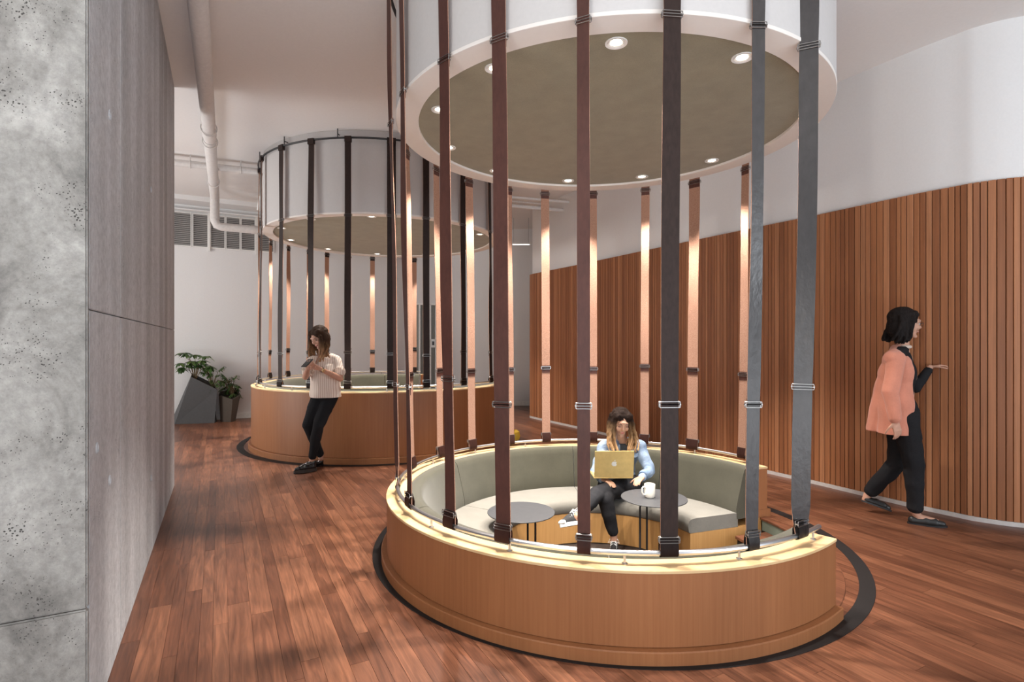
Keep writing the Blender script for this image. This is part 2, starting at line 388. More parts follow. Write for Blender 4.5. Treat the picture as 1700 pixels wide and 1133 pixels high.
# ---------------------------------------------------------------- right curved wall + slats
def catmull(pts, step=.02):
    out = []; n = len(pts)
    for i in range(n-1):
        p0, p1, p2, p3 = (Vector(pts[max(0, i-1)]), Vector(pts[i]), Vector(pts[i+1]), Vector(pts[min(n-1, i+2)]))
        k = max(2, int((p2-p1).length/step))
        for j in range(k):
            t_ = j/k; out.append(.5*((2*p1)+(p2-p0)*t_+(2*p0-5*p1+4*p2-p3)*t_*t_+(3*p1-p0-3*p2+p3)*t_**3))
    out.append(Vector(pts[-1])); return out
face = catmull([(7.5, 4.6), (6.0, 4.2)]+WC+[(.335, 10.16), (.37, 10.34), (.50, 10.46), (.72, 10.50)], .03)
def offset(pts, d):
    out = []
    for i, p in enumerate(pts):
        q = (pts[min(i+1, len(pts)-1)]-pts[max(i-1, 0)]).normalized(); out.append(p+Vector((q.y, -q.x))*d)
    return out
# travelling from right to far left, the room is on the left-hand side
back = offset(face, .05)
bm = bmesh.new(); sweep_wall(bm, [tuple(p) for p in back], -.18, 0, ZC); struct(obj('wall_right', bm, M['paint'], ang=30))
clad = thing('slat_cladding', 'long curved wall cladding of vertical reddish cedar slats at the right', 'wall cladding')
b2 = offset(face, .028); bm = bmesh.new(); sweep_wall(bm, [tuple(p) for p in b2], -.02, .035, 2.645); obj('backing', bm, M['slatback'], clad)
b3 = offset(face, -.004); bm = bmesh.new(); sweep_wall(bm, [tuple(p) for p in b3], -.03, 0, .034); obj('toe_strip', bm, plain('pale_toe_strip', (.62, .58, .56), .5), clad)
arc = [0]
for a, b in zip(face, face[1:]): arc.append(arc[-1]+(b-a).length)
def at_arc(s):
    i = min(max(1, np.searchsorted(arc, s)), len(arc)-1); t_ = (s-arc[i-1])/(arc[i]-arc[i-1])
    return face[i-1].lerp(face[i], t_), (face[i]-face[i-1]).normalized()
slatmesh = {}
def slat_me(wd):
    if wd not in slatmesh:
        bm = bmesh.new(); box(bm, -wd/2, wd/2, 0, .028, .036, 2.645); bmesh.ops.recalc_face_normals(bm, faces=bm.faces)
        bmesh.ops.bevel(bm, geom=[e for e in bm.edges if abs(e.verts[0].co.z-e.verts[1].co.z) > 1 and e.verts[0].co.y < .01], offset=.002, segments=1, affect='EDGES')
        me = bpy.data.meshes.new('slat'); bm.to_mesh(me); bm.free(); me.materials.append(M['slat']); finish(me, False); slatmesh[wd] = me
    return slatmesh[wd]
s = 1.9; nsl = 0
while s < arc[-1]-.35:
    wd = random.choice([.030, .038, .038, .048, .048]); p, d = at_arc(s+wd/2)
    o = child('slat', slat_me(wd), clad, (p.x, p.y, 0), math.atan2(-d.y, -d.x)); o.location.z = random.uniform(-.004, .004)*0
    s += wd+.0055; nsl += 1
# ---------------------------------------------------------------- back walls, louvres, doors
BW = [(-9.3, 7.55), (-5.87, 9.49), (-4.84, 10.06), (-2.50, 11.36), (-2.28, 11.62)]
bm = bmesh.new(); sweep_wall(bm, BW, .15, 0, ZC); struct(obj('wall_back', bm, M['paint'], ang=20))
bm = bmesh.new(); sweep_wall(bm, [(-2.28, 11.62), (-1.60, 11.9)], .15, 2.23, ZC); struct(obj('wall_above_doors', bm, M['paint'], ang=20))
cw = catmull([(-1.60, 11.9), (-1.45, 12.0), (-1.2, 12.08), (-.7, 12.1), (-.2, 12.02), (.1, 11.97), (.9, 11.95), (1.9, 11.95)], .1)
bm = bmesh.new(); sweep_wall(bm, [tuple(p) for p in cw], .15, 0, ZC); struct(obj('wall_back', bm, M['paint'], ang=20))
bm = bmesh.new(); sweep_wall(bm, [(-9.3, -1.0), (-9.3, 7.55)], .15, 0, ZC); struct(obj('wall_side', bm, M['paint']))
for pts in ([(x, y-.012) for x, y in BW], [(p.x, p.y-.012) for p in cw]):
    bm = bmesh.new(); sweep_wall(bm, pts, .014, 0, .10); struct(obj('baseboard_back', bm, M['white'], ang=20))
def on_wall(px, off=0):
    k = (px-850)/F
    for (xa, ya), (xb, yb) in zip(BW, BW[1:]):
        # xa+t dx = k (ya + t dy)
        t_ = (k*ya-xa)/((xb-xa)-k*(yb-ya))
        if -1e-6 <= t_ <= 1.0001:
            d = Vector((xb-xa, yb-ya)).normalized(); p = Vector((xa, ya)).lerp(Vector((xb, yb)), t_)
            return p+Vector((d.y, -d.x))*off, d
for i, (a, b, lab) in enumerate(((262, 318, 'first'), (319.5, 346, 'second'), (349, 374, 'third'), (374.6, 399, 'fourth'), (399.6, 424, 'fifth'), (428, 455, 'sixth'))):
    pa, d = on_wall(a); pb, _ = on_wall(b); W = (pb-pa).length
    g = thing('louvre_vent', '%s panel from the concrete wall in the band of grey louvred vents' % lab, 'vent', (pa.x, pa.y, 3.075), math.atan2(d.y, d.x), 'louvred vents high on the back wall')
    bm = bmesh.new()
    for x0, x1, z0, z1 in ((0, W, 0, .018), (0, W, .582, .6), (0, .015, .018, .582), (W-.015, W, .018, .582)): box(bm, x0, x1, -.03, .0, z0, z1)
    obj('frame', bm, M['white'], g, False)
    bm = bmesh.new(); box(bm, .015, W-.015, -.006, 0, .018, .582); obj('backing', bm, plain('vent_dark', (.13, .125, .12), .8), g, False)
    bm = bmesh.new()
    for k in range(17):
        z = .03+k*.033; vs = box(bm, .015, W-.015, -.022, -.006, z, z+.016)
    o = obj('louvre_blades', bm, M['louvre'], g, False); o['kind'] = 'stuff'
for a, b in ((346, 349), (424.2, 427.8)):
    pa, d = on_wall(a); pb, _ = on_wall(b); W = (pb-pa).length; bm = bmesh.new(); box(bm, 0, W, -.05, 0, 3.02, 3.72)
    struct(obj('trim_1', bm, M['white'], smooth=False, loc=(pa.x, pa.y, 0), rz=math.atan2(d.y, d.x)))
# ledge and bulkhead along the back wall at the ceiling
for z0, z1, o0 in ((3.70, 3.725, -.10), (3.725, 3.80, -.03), (3.80, 3.88, -.45)):
    bm = bmesh.new(); A = [(x-.0, y) for x, y in BW[:4]]
    sweep_wall(bm, [tuple(Vector(p)+Vector((.484, -.875))*(-o0)) for p in A], -o0*1.0, z0, z1); struct(obj('trim_2', bm, M['paint'], smooth=False))
# doors at the back
dd = Vector((-1.60+2.28, 11.9-11.62)).normalized(); dz = math.atan2(dd.y, dd.x)
d1 = struct(bpy.data.objects.new('door_1', None)); COL.objects.link(d1); d1.location = (-2.28, 11.62, 0); d1.rotation_euler = (0, 0, dz)
for nm, x0, x1, y0, y1, z0, z1, m in (('door_panel', .03, .30, .05, .09, 0, 2.2, 'doorp'), ('door_panel', .33, .53, .05, .09, 0, 2.2, 'doorp'), ('door_frame', 0, .03, -.02, .1, 0, 2.23, 'white'), ('door_frame', .30, .33, .0, .1, 0, 2.23, 'white'), ('door_frame', .53, .56, -.02, .1, 0, 2.23, 'white'),
        ('door_panel', .57, .66, .05, .09, 0, 2.2, 'doorp'), ('door_frame', .66, .735, -.02, .1, 0, 2.23, 'paint'), ('door_frame', 0, .735, -.02, .1, 2.2, 2.24, 'white')):
    bm = bmesh.new(); box(bm, x0, x1, y0, y1, z0, z1); obj(nm, bm, M[m], d1, False)
wr = thing('wall_plate', 'small white control plate beside the grey doors behind the far booth', 'wall plate', (-1.70, 11.72, 1.28), dz)
bm = bmesh.new(); box(bm, -.04, .04, -.02, 0, 0, .18); obj('plate', bm, M['white'], wr, False)
bm = bmesh.new(); box(bm, -.025, .025, -.025, -.02, .05, .13); obj('screen', bm, M['grey'], wr, False)

# ---------------------------------------------------------------- booths
def booth(name, label, c, ro, rimz, zseat, zfloor, a0, a1, sa0, sa1, seams, foot_n, plinth_h, seat_in, ri_off=.13, tag_group='round oak booths'):
    g = thing(name, label, 'booth', (c[0], c[1], 0), 0, tag_group)
    ri = ro-ri_off
    bm = bmesh.new(); revolve(bm, [(ri+.02, plinth_h), (ro-.008, plinth_h), (ro, plinth_h+.002), (ro, rimz-.016), (ri+.02, rimz-.016)], a0, a1, n=140); obj('outer_panel', bm, M['oak'], g, ang=30)
    bm = bmesh.new(); revolve(bm, rect(ri, ro+.004, rimz-.015, rimz, .002), a0, a1, n=140); obj('top_cap', bm, M['oaktop'], g, ang=30)
    bm = bmesh.new(); revolve(bm, [(ri+.02, .0), (ro+.035, .0), (ro+.035, plinth_h-.006), (ro+.030, plinth_h-.001), (ri+.02, plinth_h-.001)], a0, a1, n=140); obj('plinth', bm, M['oak'], g, ang=30)
    if zfloor < 0:
        bm = bmesh.new(); revolve(bm, rect(ri+.005, ri+.07, zfloor, -.0), a0, a1, n=120); obj('inner_panel', bm, M['oakin'], g, ang=30)
    for s0, s1 in zip(seams, seams[1:]):
        e = .12
        bi = ri-.10
        prof = [(ri-.002, zseat-.05), (ri-.002, rimz-.02), (ri-.012, rimz+.004), (ri-.05, rimz+.010), (bi+.02, rimz+.004), (bi+.004, rimz-.012), (bi-.008, rimz-.05), (bi-.055, zseat+.12), (bi-.075, zseat+.03), (bi-.07, zseat-.05)]
        bm = bmesh.new(); revolve(bm, prof, s0+e, s1-e); obj('back_cushion', bm, M['cush'], g, ang=60)
    if seat_in:
        ss = [x for x in seams if sa0 < x < sa1]; ss = [sa0]+ss+[sa1]
        for s0, s1 in zip(ss, ss[1:]):
            prof = [(ri-.16, zseat-.11), (seat_in+.012, zseat-.11), (seat_in+.001, zseat-.10), (seat_in-.006, zseat-.055), (seat_in+.004, zseat-.018), (seat_in+.03, zseat-.003), (seat_in+.08, zseat), (ri-.2, zseat), (ri-.16, zseat-.004)]
            bm = bmesh.new(); revolve(bm, prof, s0+.15, s1-.15); obj('seat_cushion', bm, M['seat'], g, ang=60)
        bm = bmesh.new(); revolve(bm, rect(seat_in+.01, ri-.01, zfloor+.0, zseat-.112), sa0, sa1, n=120); obj('seat_base', bm, M['oakin'], g, ang=30)
    rr = ro-.07; rz_ = rimz+.05
    bm = bmesh.new(); tube(bm, [pol((0, 0), rr, a0+1+(a1-a0-2)*k/160, rz_) for k in range(161)], .0125, 10); obj('rail', bm, M['steel'], g)
    bm = bmesh.new(); lathe(bm, [(0, 0), (.014, 0), (.014, .004), (.006, .006), (.006, .042), (0, .042)], 10); bmesh.ops.recalc_face_normals(bm, faces=bm.faces)
    fm = bpy.data.meshes.new('rail_foot'); bm.to_mesh(fm); bm.free(); fm.materials.append(M['steel']); finish(fm)
    for k in range(foot_n): child('rail_foot', fm, g, pol((0, 0), rr, a0+4+(a1-a0-8)*k/(foot_n-1), rimz))
    return g, rr, rz_
nb, NRR, NRZ = booth('round_booth', 'low round oak booth sunk in the floor around the woman with the laptop', NC, 1.49, .40, .06, -.30, 19.5, 312.5, 19.5, 250, [19.5, 56, 93, 150, 207, 262, 312.4], 14, .062, .74)
fb, FRR, FRZ = booth('round_booth', 'tall round oak booth that the woman in the striped shirt leans against', FC, 1.80, .822, .45, 0, 82, 366, 90, 350, [82, 104, 138, 176, 220, 265, 310, 366], 15, .07, 1.15)
# entry step of the far booth
bm = bmesh.new(); revolve(bm, rect(1.2, 1.86, 0, .15, .006), 8, 80, n=40); obj('entry_step', bm, M['oakin'], fb)
# pit under the near booth
bm = bmesh.new(); lathe(bm, [(0, -.30), (1.44, -.30), (1.44, -.0), (1.50, -.0), (1.50, -.36), (0, -.36)], 96); pit = struct(obj('floor_pit', bm, plain('pit_carpet', (.05, .035, .028), .9), loc=(NC[0], NC[1], -.0085)))
st = thing('pit_step', 'dark wood step down into the near booth at its right-hand opening', 'step', (NC[0], NC[1], 0))
bm = bmesh.new(); revolve(bm, rect(1.13, 1.425, -.12, -.095, .003), -46, 17, n=30); o = obj('tread', bm, M['plank'], st)
bm = bmesh.new(); revolve(bm, rect(1.14, 1.42, -.30, -.121), -45.5, 16.5, n=30); obj('carcase', bm, M['ringm'], st)
bm = bmesh.new(); revolve(bm, rect(1.415, 1.438, -.094, -.012), -46, 18.5, n=30); obj('riser', bm, M['green_riser'], st)
bm = bmesh.new(); revolve(bm, rect(1.405, 1.475, -.012, .006, .003), -46.5, 19, n=30); obj('nosing', bm, M['plank'], st)
for nm in st.children:
    if nm.name.startswith(('tread', 'nosing')):
        A = nm.data.attributes.new('tone', 'FLOAT', 'POINT'); A.data.foreach_set('value', [.35]*len(nm.data.vertices))
bm = bmesh.new(); revolve(bm, rect(1.555, 1.635, -.004, .0025), 0, 360, (0, 0), 160)
tag(obj('floor_inlay_ring', bm, M['ringm'], loc=(.675, 3.955, 0)), 'flat dark metal ring set in the floor around the near booth', 'floor ring')
bm = bmesh.new(); revolve(bm, rect(1.90, 1.985, -.004, .0025), 0, 360, (0, 0), 160)
tag(obj('floor_inlay_ring', bm, M['ringm'], loc=(-1.87, 8.10, 0)), 'flat dark metal ring set in the floor around the far booth', 'floor ring')
# ---------------------------------------------------------------- canopies with lamps
def canopy(c, r, ri, z, label, angs, rl, lampr, watts, where):
    g = thing('round_canopy', label, 'canopy', (c[0], c[1], z), 0, 'drum canopies under the ceiling')
    H = ZC-z
    bm = bmesh.new(); revolve(bm, [(r-.03, .004), (r, .004), (r, H-.002), (r-.03, H-.002)], 0, 360, n=160); obj('drum', bm, M['drum'], g, ang=30)
    bm = bmesh.new(); revolve(bm, rect(ri, r+.003, 0, .02, .002), 0, 360, n=160); obj('rim', bm, M['drumrim'], g, ang=30)
    bm = bmesh.new(); lathe(bm, [(0, .018), (ri+.01, .018), (ri+.01, .04), (0, .04)], 120); obj('soffit', bm, M['olive'], g)
    rt = r+.05; zt = H-.11
    bm = bmesh.new(); tube(bm, [pol((0, 0), rt, 360*k/120, zt) for k in range(120)], .012, 8, closed=True); obj('track', bm, M['black'], g)
    for k in range(14):
        a = 360*k/14+7; bm = bmesh.new(); p = pol((0, 0), rt, a, zt); q = pol((0, 0), rt, a, H-.002); tube(bm, [p, q], .006, 6); q2 = pol((0, 0), r-.01, a, zt+.05)
        tube(bm, [pol((0, 0), rt, a, zt+.05), q2], .006, 6); obj('bracket', bm, M['black'], g)
    for i, a in enumerate(angs):
        p = pol(c, rl, a, z)
        L = thing('downlight', '%s, %s' % (where, ORD[i]), 'downlight', p, 0, 'recessed downlights '+where.split(' of ')[-1])
        bm = bmesh.new(); lathe(bm, [(lampr*.72, .012), (lampr*.78, -.001), (lampr, -.003), (lampr*1.03, .004), (lampr*1.0, .018), (lampr*.72, .018)], 28); obj('bezel', bm, M['white'], L, loc=(0, 0, .0165))
        bm = bmesh.new(); lathe(bm, [(0, 0.0), (lampr*.55, 0.0), (lampr*.55, .006), (0, .006)], 24); obj('lens', bm, M['lamp'], L, loc=(0, 0, .018))
        bm = bmesh.new(); lathe(bm, [(lampr*.55, .004), (lampr*.75, .0), (lampr*.75, .006), (lampr*.55, .008)], 24); obj('reflector', bm, M['white'], L, loc=(0, 0, .014))
        l = bpy.data.lights.new('downlight_beam', 'SPOT'); l.energy = watts; l.spot_size = math.radians(86); l.spot_blend = .55; l.shadow_soft_size = .028; l.color = (1, .93, .85)
        o = bpy.data.objects.new('downlight_beam', l); COL.objects.link(o); o.location = p+Vector((0, 0, -.012))
    return rt, z+zt
ORD = ['first from the back right edge', 'second from the back right edge', 'third from the back right edge', 'at the back left', 'at the far left edge', 'at the left edge in front', 'at the front left', 'at the front centre', 'at the front right', 'at the right edge', 'last at the back']
NTR, NTZ = canopy(NC, 1.43, 1.285, 2.87, 'large white drum canopy with olive underside above the near booth', [31, 63, 96, 132, 165, 199, 231, 264, 299], 1.165, .055, SPOT_W, 'recessed downlight in the olive underside of the near canopy')
FTR, FTZ = canopy(FC, 1.66, 1.53, 2.90, 'smaller-looking drum canopy above the far booth, behind the near one', [43, 76, 109, 143, 177, 212, 244, 276, 310, 346], 1.44, .055, SPOT_W_FAR, 'recessed downlight in the underside of the far canopy')
# ---------------------------------------------------------------- leather straps
def buckle_me(wd, cache={}):
    if wd not in cache:
        bm = bmesh.new()
        for zc, xo in ((-.0065, .0062), (.0065, .0062), (-.0065, -.0085), (.0065, -.0085)):
            hw = wd/2+.003; hz = .0035; pts = []
            for cx, cz, a0 in ((hw, hz, 0), (-hw, hz, 90), (-hw, -hz, 180), (hw, -hz, 270)):
                for k in range(4):
                    a = math.radians(a0+k*30); pts.append((xo, cx+.003*math.cos(a), zc+cz+.003*math.sin(a)))
            tube(bm, pts, .0022, 6, closed=True)
        for sy in (-1, 1): tube(bm, [(-.0085, sy*(wd/2+.007), 0), (.0062, sy*(wd/2+.007), 0)], .004, 6)
        me = bpy.data.meshes.new('buckle'); bmesh.ops.recalc_face_normals(bm, faces=bm.faces); bm.to_mesh(me); bm.free(); me.materials.append(M['buckle']); finish(me); cache[wd] = me
    return cache[wd]
def strap(c, deg, rb, zb, rt, zt, wd, label, group, bz, twist=0, black=0, tw0=0):
    p0 = pol(c, rb, deg, 0)
    g = thing('leather_strap', label, 'strap', (p0.x, p0.y, zb), math.radians(deg), group)
    H = zt-zb; N = 44; rr = random.Random(int(deg*10)); ph = rr.random()*6; amp = rr.uniform(.08, .2)
    leather = (M['leather'], M['leatherblk'], M['leathershine'])[black]
    def dr(z): t_ = z/H; return (rt-rb)*t_+.004*math.sin(3*t_*PI+ph)
    def tw(z):
        t_ = z/H; s_ = math.sin(t_*PI)
        q_ = min(1, z/.16); q_ = q_*q_*(3-2*q_)
        return tw0*q_+s_*(twist*math.sin(t_*2.6*PI+ph)+amp*.35*math.sin(t_*5*PI+ph*2))
    bm = bmesh.new(); rows = []
    for k in range(N+1):
        z = H*k/N; a = tw(z); cx = dr(z); narrow = 1
        for b in bz:
            narrow = min(narrow, .94+.06*min(1, abs(z+zb-b)/.06))
        hw = wd/2*narrow; tx, ty = math.sin(a), math.cos(a); nx, ny = ty, tx; row = []
        for sgn in (-1, 1):
            for q in (-.0022, .0022): row.append(bm.verts.new((cx-tx*sgn*hw+nx*q, ty*sgn*hw+ny*q*1, z)))
        rows.append(row)      # (-,in) (-,out) (+,in) (+,out)
    for A, B in zip(rows, rows[1:]):
        for a, b, mi in ((1, 3, 0), (3, 2, 1), (2, 0, 1), (0, 1, 1)):
            f_ = bm.faces.new((A[a], A[b], B[b], B[a])); f_.material_index = mi
    for r_, rev in ((rows[0], 0), (rows[-1], 1)): bm.faces.new((r_[0], r_[1], r_[3], r_[2]))
    obj('band', bm, [leather, M['suede']], g, ang=50)
    for b in bz:
        z = b-zb; o = child('buckle', buckle_me(wd), g, (dr(z), 0, z), tw(z))
        bm = bmesh.new(); box(bm, -.006, -.002, -wd/2+.001, wd/2-.001, -.035, .035); bmesh.ops.recalc_face_normals(bm, faces=bm.faces)
        obj('keeper', bm, leather, g, False, loc=(dr(z), 0, z-.012), rz=tw(z))
    # end loop folded round the rail, with its buckle
    bm = bmesh.new(); hw = wd/2+.001; prof = []
    for k in range(13):
        a = math.radians(-180+k*30*.9); prof.append((math.cos(a)*.0185, math.sin(a)*.0185))
    prof = [(-.006, .075), (-.0185, .03)]+[(math.cos(math.radians(a))*.0175, math.sin(math.radians(a))*.0175) for a in (180, 210, 240, 270, 300, 330, 360)]+[(.0175, .03), (.006, .075)]
    rows = [[bm.verts.new((x, s_*hw, z)) for s_ in (-1, 1)] for x, z in prof]
    for A, B in zip(rows, rows[1:]): bm.faces.new((A[0], A[1], B[1], B[0]))
    r_ = bmesh.ops.solidify(bm, geom=bm.faces[:], thickness=.003); obj('end_loop', bm, leather, g, ang=40)
    child('buckle', buckle_me(wd), g, (.008, 0, .062))
    bm = bmesh.new(); box(bm, -.018, .018, -wd/2-.001, wd/2+.001, H-.05, H+.016); obj('top_loop', bm, leather, g, False, loc=(rt-rb, 0, 0))
    return g
near = [(27.0, .075, 1.13), (46.4, .105, 1.15), (64.5, .078, 1.17), (84.0, .072, 1.14), (102.6, .080, 1.15), (117.5, .078, 1.14), (134.5, .082, 1.14), (150.6, .080, 1.16), (169.0, .078, 1.15),
        (191, .072, 1.12), (209.5, .076, 1.14), (227.4, .077, 1.21), (241.3, .080, 1.10), (257.3, .058, 1.11), (272.6, .080, 1.12), (289.5, .060, 1.11), (303.4, .084, 1.18)]
names = ['first', 'second', 'third', 'fourth', 'fifth', 'sixth', 'seventh', 'eighth', 'ninth', 'tenth', 'eleventh', 'twelfth', 'thirteenth', 'fourteenth', 'fifteenth', 'sixteenth', 'seventeenth']
tw_n = {257.3: .35, 289.5: .1, 303.4: .05, 64.5: .2, 227.4: .12, 84.0: .3}
nf = ['leftmost edge-on leather strap at the far left side of the near booth', 'narrow dark strap second from the left end of the near booth front', 'third strap from the left along the near booth front, brown leather', 'fourth strap from the left along the near booth front, brown leather',
      'fifth strap along the near booth front, hanging left of the seated woman', 'widest dark strap along the near booth front, over the small table with the mug', 'slim dark strap between the widest strap and the rail end', 'grey-sheened leather strap at the right end of the near booth rail']
for i, (a, wd, b) in enumerate(near):
    if i < 9: lab = '%s back strap of the near booth counted from its opening, suede side seen' % names[i]
    else: lab = nf[i-9]
    strap(NC, a, NRR, NRZ, NTR, NTZ, wd, lab, 'leather straps around the near booth', [b, 2.84+.003*(i % 4)], tw_n.get(a, .08), 2 if a > 280 else int(a > 270), {191: .35, 303.4: -1.0, 289.5: -.3, 46.4: -.15}.get(a, 0))
far = [(86.5, .080), (98.5, .07), (111, .08), (124.6, .075), (137.6, .08), (149, .08), (163.2, .08), (179, .085), (198, .08), (217, .08), (236.6, .082), (252.8, .078), (268.3, .075), (284.9, .10), (298.6, .08), (316, .08), (335, .08)]
for i, (a, wd) in enumerate(far):
    lab = ('%s strap on the back rail of the far booth counted from its opening' if i < 8 else '%s strap counted round the far booth from its opening, dark side seen') % names[i]
    strap(FC, a, FRR, FRZ, FTR, FTZ, wd, lab, 'leather straps around the far booth', [1.28-.02*(i % 3), 2.87+.005*(i % 3)], .1, 1)
# ---------------------------------------------------------------- tables and mug
def side_table(c, R, ztop, label, legdir):
    g = thing('side_table', label, 'table', (c[0], c[1], -.308), legdir, 'small round side tables')
    H = ztop+.308
    bm = bmesh.new(); lathe(bm, [(0, H-.008), (R-.002, H-.008), (R, H-.006), (R, H-.002), (R-.002, H), (0, H)], 64); obj('table_top', bm, M['table'], g)
    for s_ in (-1, 1):
        y = .085*s_; pts = [(-.10, y, H-.016), (.03, y, H-.016)]+[(.03+.05*math.sin(math.radians(a)), y, H-.016-.05*(1-math.cos(math.radians(a)))) for a in (30, 60, 90)]+[(.08, y, .06)]+[(.08-.05*(1-math.cos(math.radians(a))), y, .06-.05*math.sin(math.radians(a))) for a in (30, 60, 90)]+[(-.14, y, .010)]
        bm = bmesh.new(); tube(bm, pts, .008, 8); obj('leg', bm, M['black'], g)
    bm = bmesh.new(); tube(bm, [(-.14, -.085, .010), (-.14, .085, .010)], .008, 8); tube(bm, [(-.10, -.085, H-.017), (-.10, .085, H-.017)], .007, 8); obj('cross_bar', bm, M['black'], g)
    return g
side_table((.066, 3.96), .245, .168, 'round charcoal side table on the left, with an empty top', .3)
side_table((1.075, 4.13), .245, .222, 'round charcoal side table holding the cream mug, by the seated woman', 2.6)
mg = thing('coffee_mug', 'cream ceramic coffee mug on the side table beside the seated woman', 'mug', (1.045, 4.135, .2225), math.radians(200))
bm = bmesh.new(); lathe(bm, [(0, 0), (.034, 0), (.038, .004), (.040, .03), (.041, .098), (.0395, .100), (.037, .098), (.036, .012), (0, .010)], 32); obj('cup', bm, M['mug'], mg, ang=50)
bm = bmesh.new(); tube(bm, [(.038, 0, .080), (.055, 0, .084), (.068, 0, .072), (.069, 0, .045), (.058, 0, .026), (.037, 0, .022)], .006, 8); obj('handle', bm, M['mug'], mg)
bm = bmesh.new(); lathe(bm, [(0, .080), (.0362, .080)], 24); obj('coffee', bm, plain('coffee', (.03, .015, .008), .15), mg)
# ---------------------------------------------------------------- pipes
def pipe(name, label, pts, r, fittings=(), hang=()):
    g = thing(name, label, 'pipe')
    bm = bmesh.new(); tube(bm, pts, r, 16); obj('tube', bm, M['pipe'], g, ang=50)
    for (p, d, rr, L) in fittings:
        bm = bmesh.new(); d = Vector(d).normalized(); tube(bm, [Vector(p)-d*L/2, Vector(p)+d*L/2], rr, 16); obj('coupling', bm, M['pipe'], g, ang=50)
    for (p, rr) in hang:
        p = Vector(p); bm = bmesh.new(); d = (Vector(pts[1])-Vector(pts[0])).normalized(); u_, v_ = frame_of(d)
        tube(bm, [p+(u_*math.cos(a)+v_*math.sin(a))*rr for a in [2*PI*k/20 for k in range(20)]], .006, 6, closed=True)
        tube(bm, [p+Vector((0, 0, rr)), Vector((p.x, p.y, ZC-.001))], .006, 6); obj('hanger', bm, M['pipe'], g)
    return g
A = P(333, 0, 3.68); A.z = 3.70; A0 = Vector((-2.1+.50*3.2*.0, 0, 0))
dirp = (Vector((-4.70, 8.62, 3.70))-Vector((-2.12, 3.68, 3.70))); S0 = Vector((-2.12, 3.68, 3.70))-dirp*.62
E0 = Vector((-4.70, 8.62, 3.70)); wd_ = Vector((.875, .484, 0))
pts = [S0, E0-dirp.normalized()*.08, E0+Vector((0, 0, -.03)), E0+Vector((0, 0, -.10)), E0+Vector((0, 0, -.38)), E0+Vector((0, 0, -.45))+wd_*.03, E0+Vector((0, 0, -.47))+wd_*.10, E0+Vector((0, 0, -.47))+wd_*2.6]
dn = dirp.normalized(); f1 = S0+dirp*.62+dn*2.60; 
pipe('large_duct_pipe', 'thick white pipe running under the ceiling, turning down at the vents', pts, .066,
     [(f1, dn, .072, .16), (f1+dn*.22, dn, .072, .03), (E0+Vector((0, 0, -.33)), (0, 0, 1), .073, .05), (E0+Vector((0, 0, -.47))+wd_*.55, wd_, .072, .06)], [(f1-dn*.14, .078), (f1+dn*.30, .078), (E0-dn*.9, .078)])
q0 = PZ(150, 6.6, 3.75); q1 = Vector((-4.42, 7.14, 3.75)); q2 = Vector((-3.52, 7.52, 3.75)); dq = (q2-q1).normalized()
pipe('ceiling_pipe', 'horizontal white pipe crossing behind the thick pipe on short hangers', [q1-dq*2.5, q2+dq*.02], .045, (), [(q1+dq*.18, .05), (q1+dq*.78, .05)])
pipe('thin_pipe', 'thin white pipe against the ceiling behind the horizontal pipe', [q1-dq*2.5+Vector((-.1, .25, .06)), q2+dq*.02+Vector((-.1, .25, .06))], .018)
for i, (x0, y0, x1, y1, Y, r) in enumerate(((835, 322, 944, 340, 8.6, .022), (835, 338, 935, 352, 8.9, .030), (840, 330, 925, 345, 9.3, .018))):
    a = P(x0, y0, Y); b = P(x1, y1, Y+.35); a.z = b.z = HC+(HOR-(y0+y1)/2)*(Y+.17)/F
    a.z = b.z = min(3.84, a.z)
    pipe('ceiling_pipe', ['upper', 'lower', 'middle'][i]+' of the three white pipes beside the slat wall top, behind the straps', [a, b], r)
tl = thing('track_lamp', 'slim white lamp arm hanging by the vents left of the far canopy', 'lamp', (-3.62, 7.95, 3.88))
bm = bmesh.new(); tube(bm, [(0, 0, 0), (-.05, .0, -.42)], .012, 8); obj('arm', bm, M['white'], tl)
bm = bmesh.new(); tube(bm, [(-.045, 0, -.36), (-.075, -.0, -.56)], .026, 12); obj('lamp_head', bm, M['white'], tl)
cl = thing('ceiling_light', 'thin white linear light fitting in the corridor behind the straps', 'ceiling light', (.21, 10.9, 3.35))
bm = bmesh.new(); box(bm, -.22, .16, -.05, .05, 0, .03); obj('housing', bm, M['white'], cl, False)
bm = bmesh.new(); box(bm, -.20, .14, -.035, .035, -.006, 0); obj('diffuser', bm, emit('corridor_diffuser', (1, 1, 1), 1.2), cl, False)
bm = bmesh.new()
for x in (-.18, .12): tube(bm, [(x, 0, .03), (x, 0, .53)], .005, 6)
obj('rods', bm, M['steel'], cl)
# yellow pouf
pf = thing('round_pouf', 'small yellow pouf at the right foot of the far booth', 'pouf', (.005, 7.72, 0))
bm = bmesh.new(); lathe(bm, [(0, 0), (.07, 0), (.10, .02), (.112, .07), (.10, .13), (.06, .155), (0, .16)], 28); obj('cushion', bm, M['yellow'], pf)
bm = bmesh.new(); lathe(bm, [(0, .158), (.012, .158), (.012, .166), (0, .168)], 12); obj('button', bm, M['yellow'], pf)

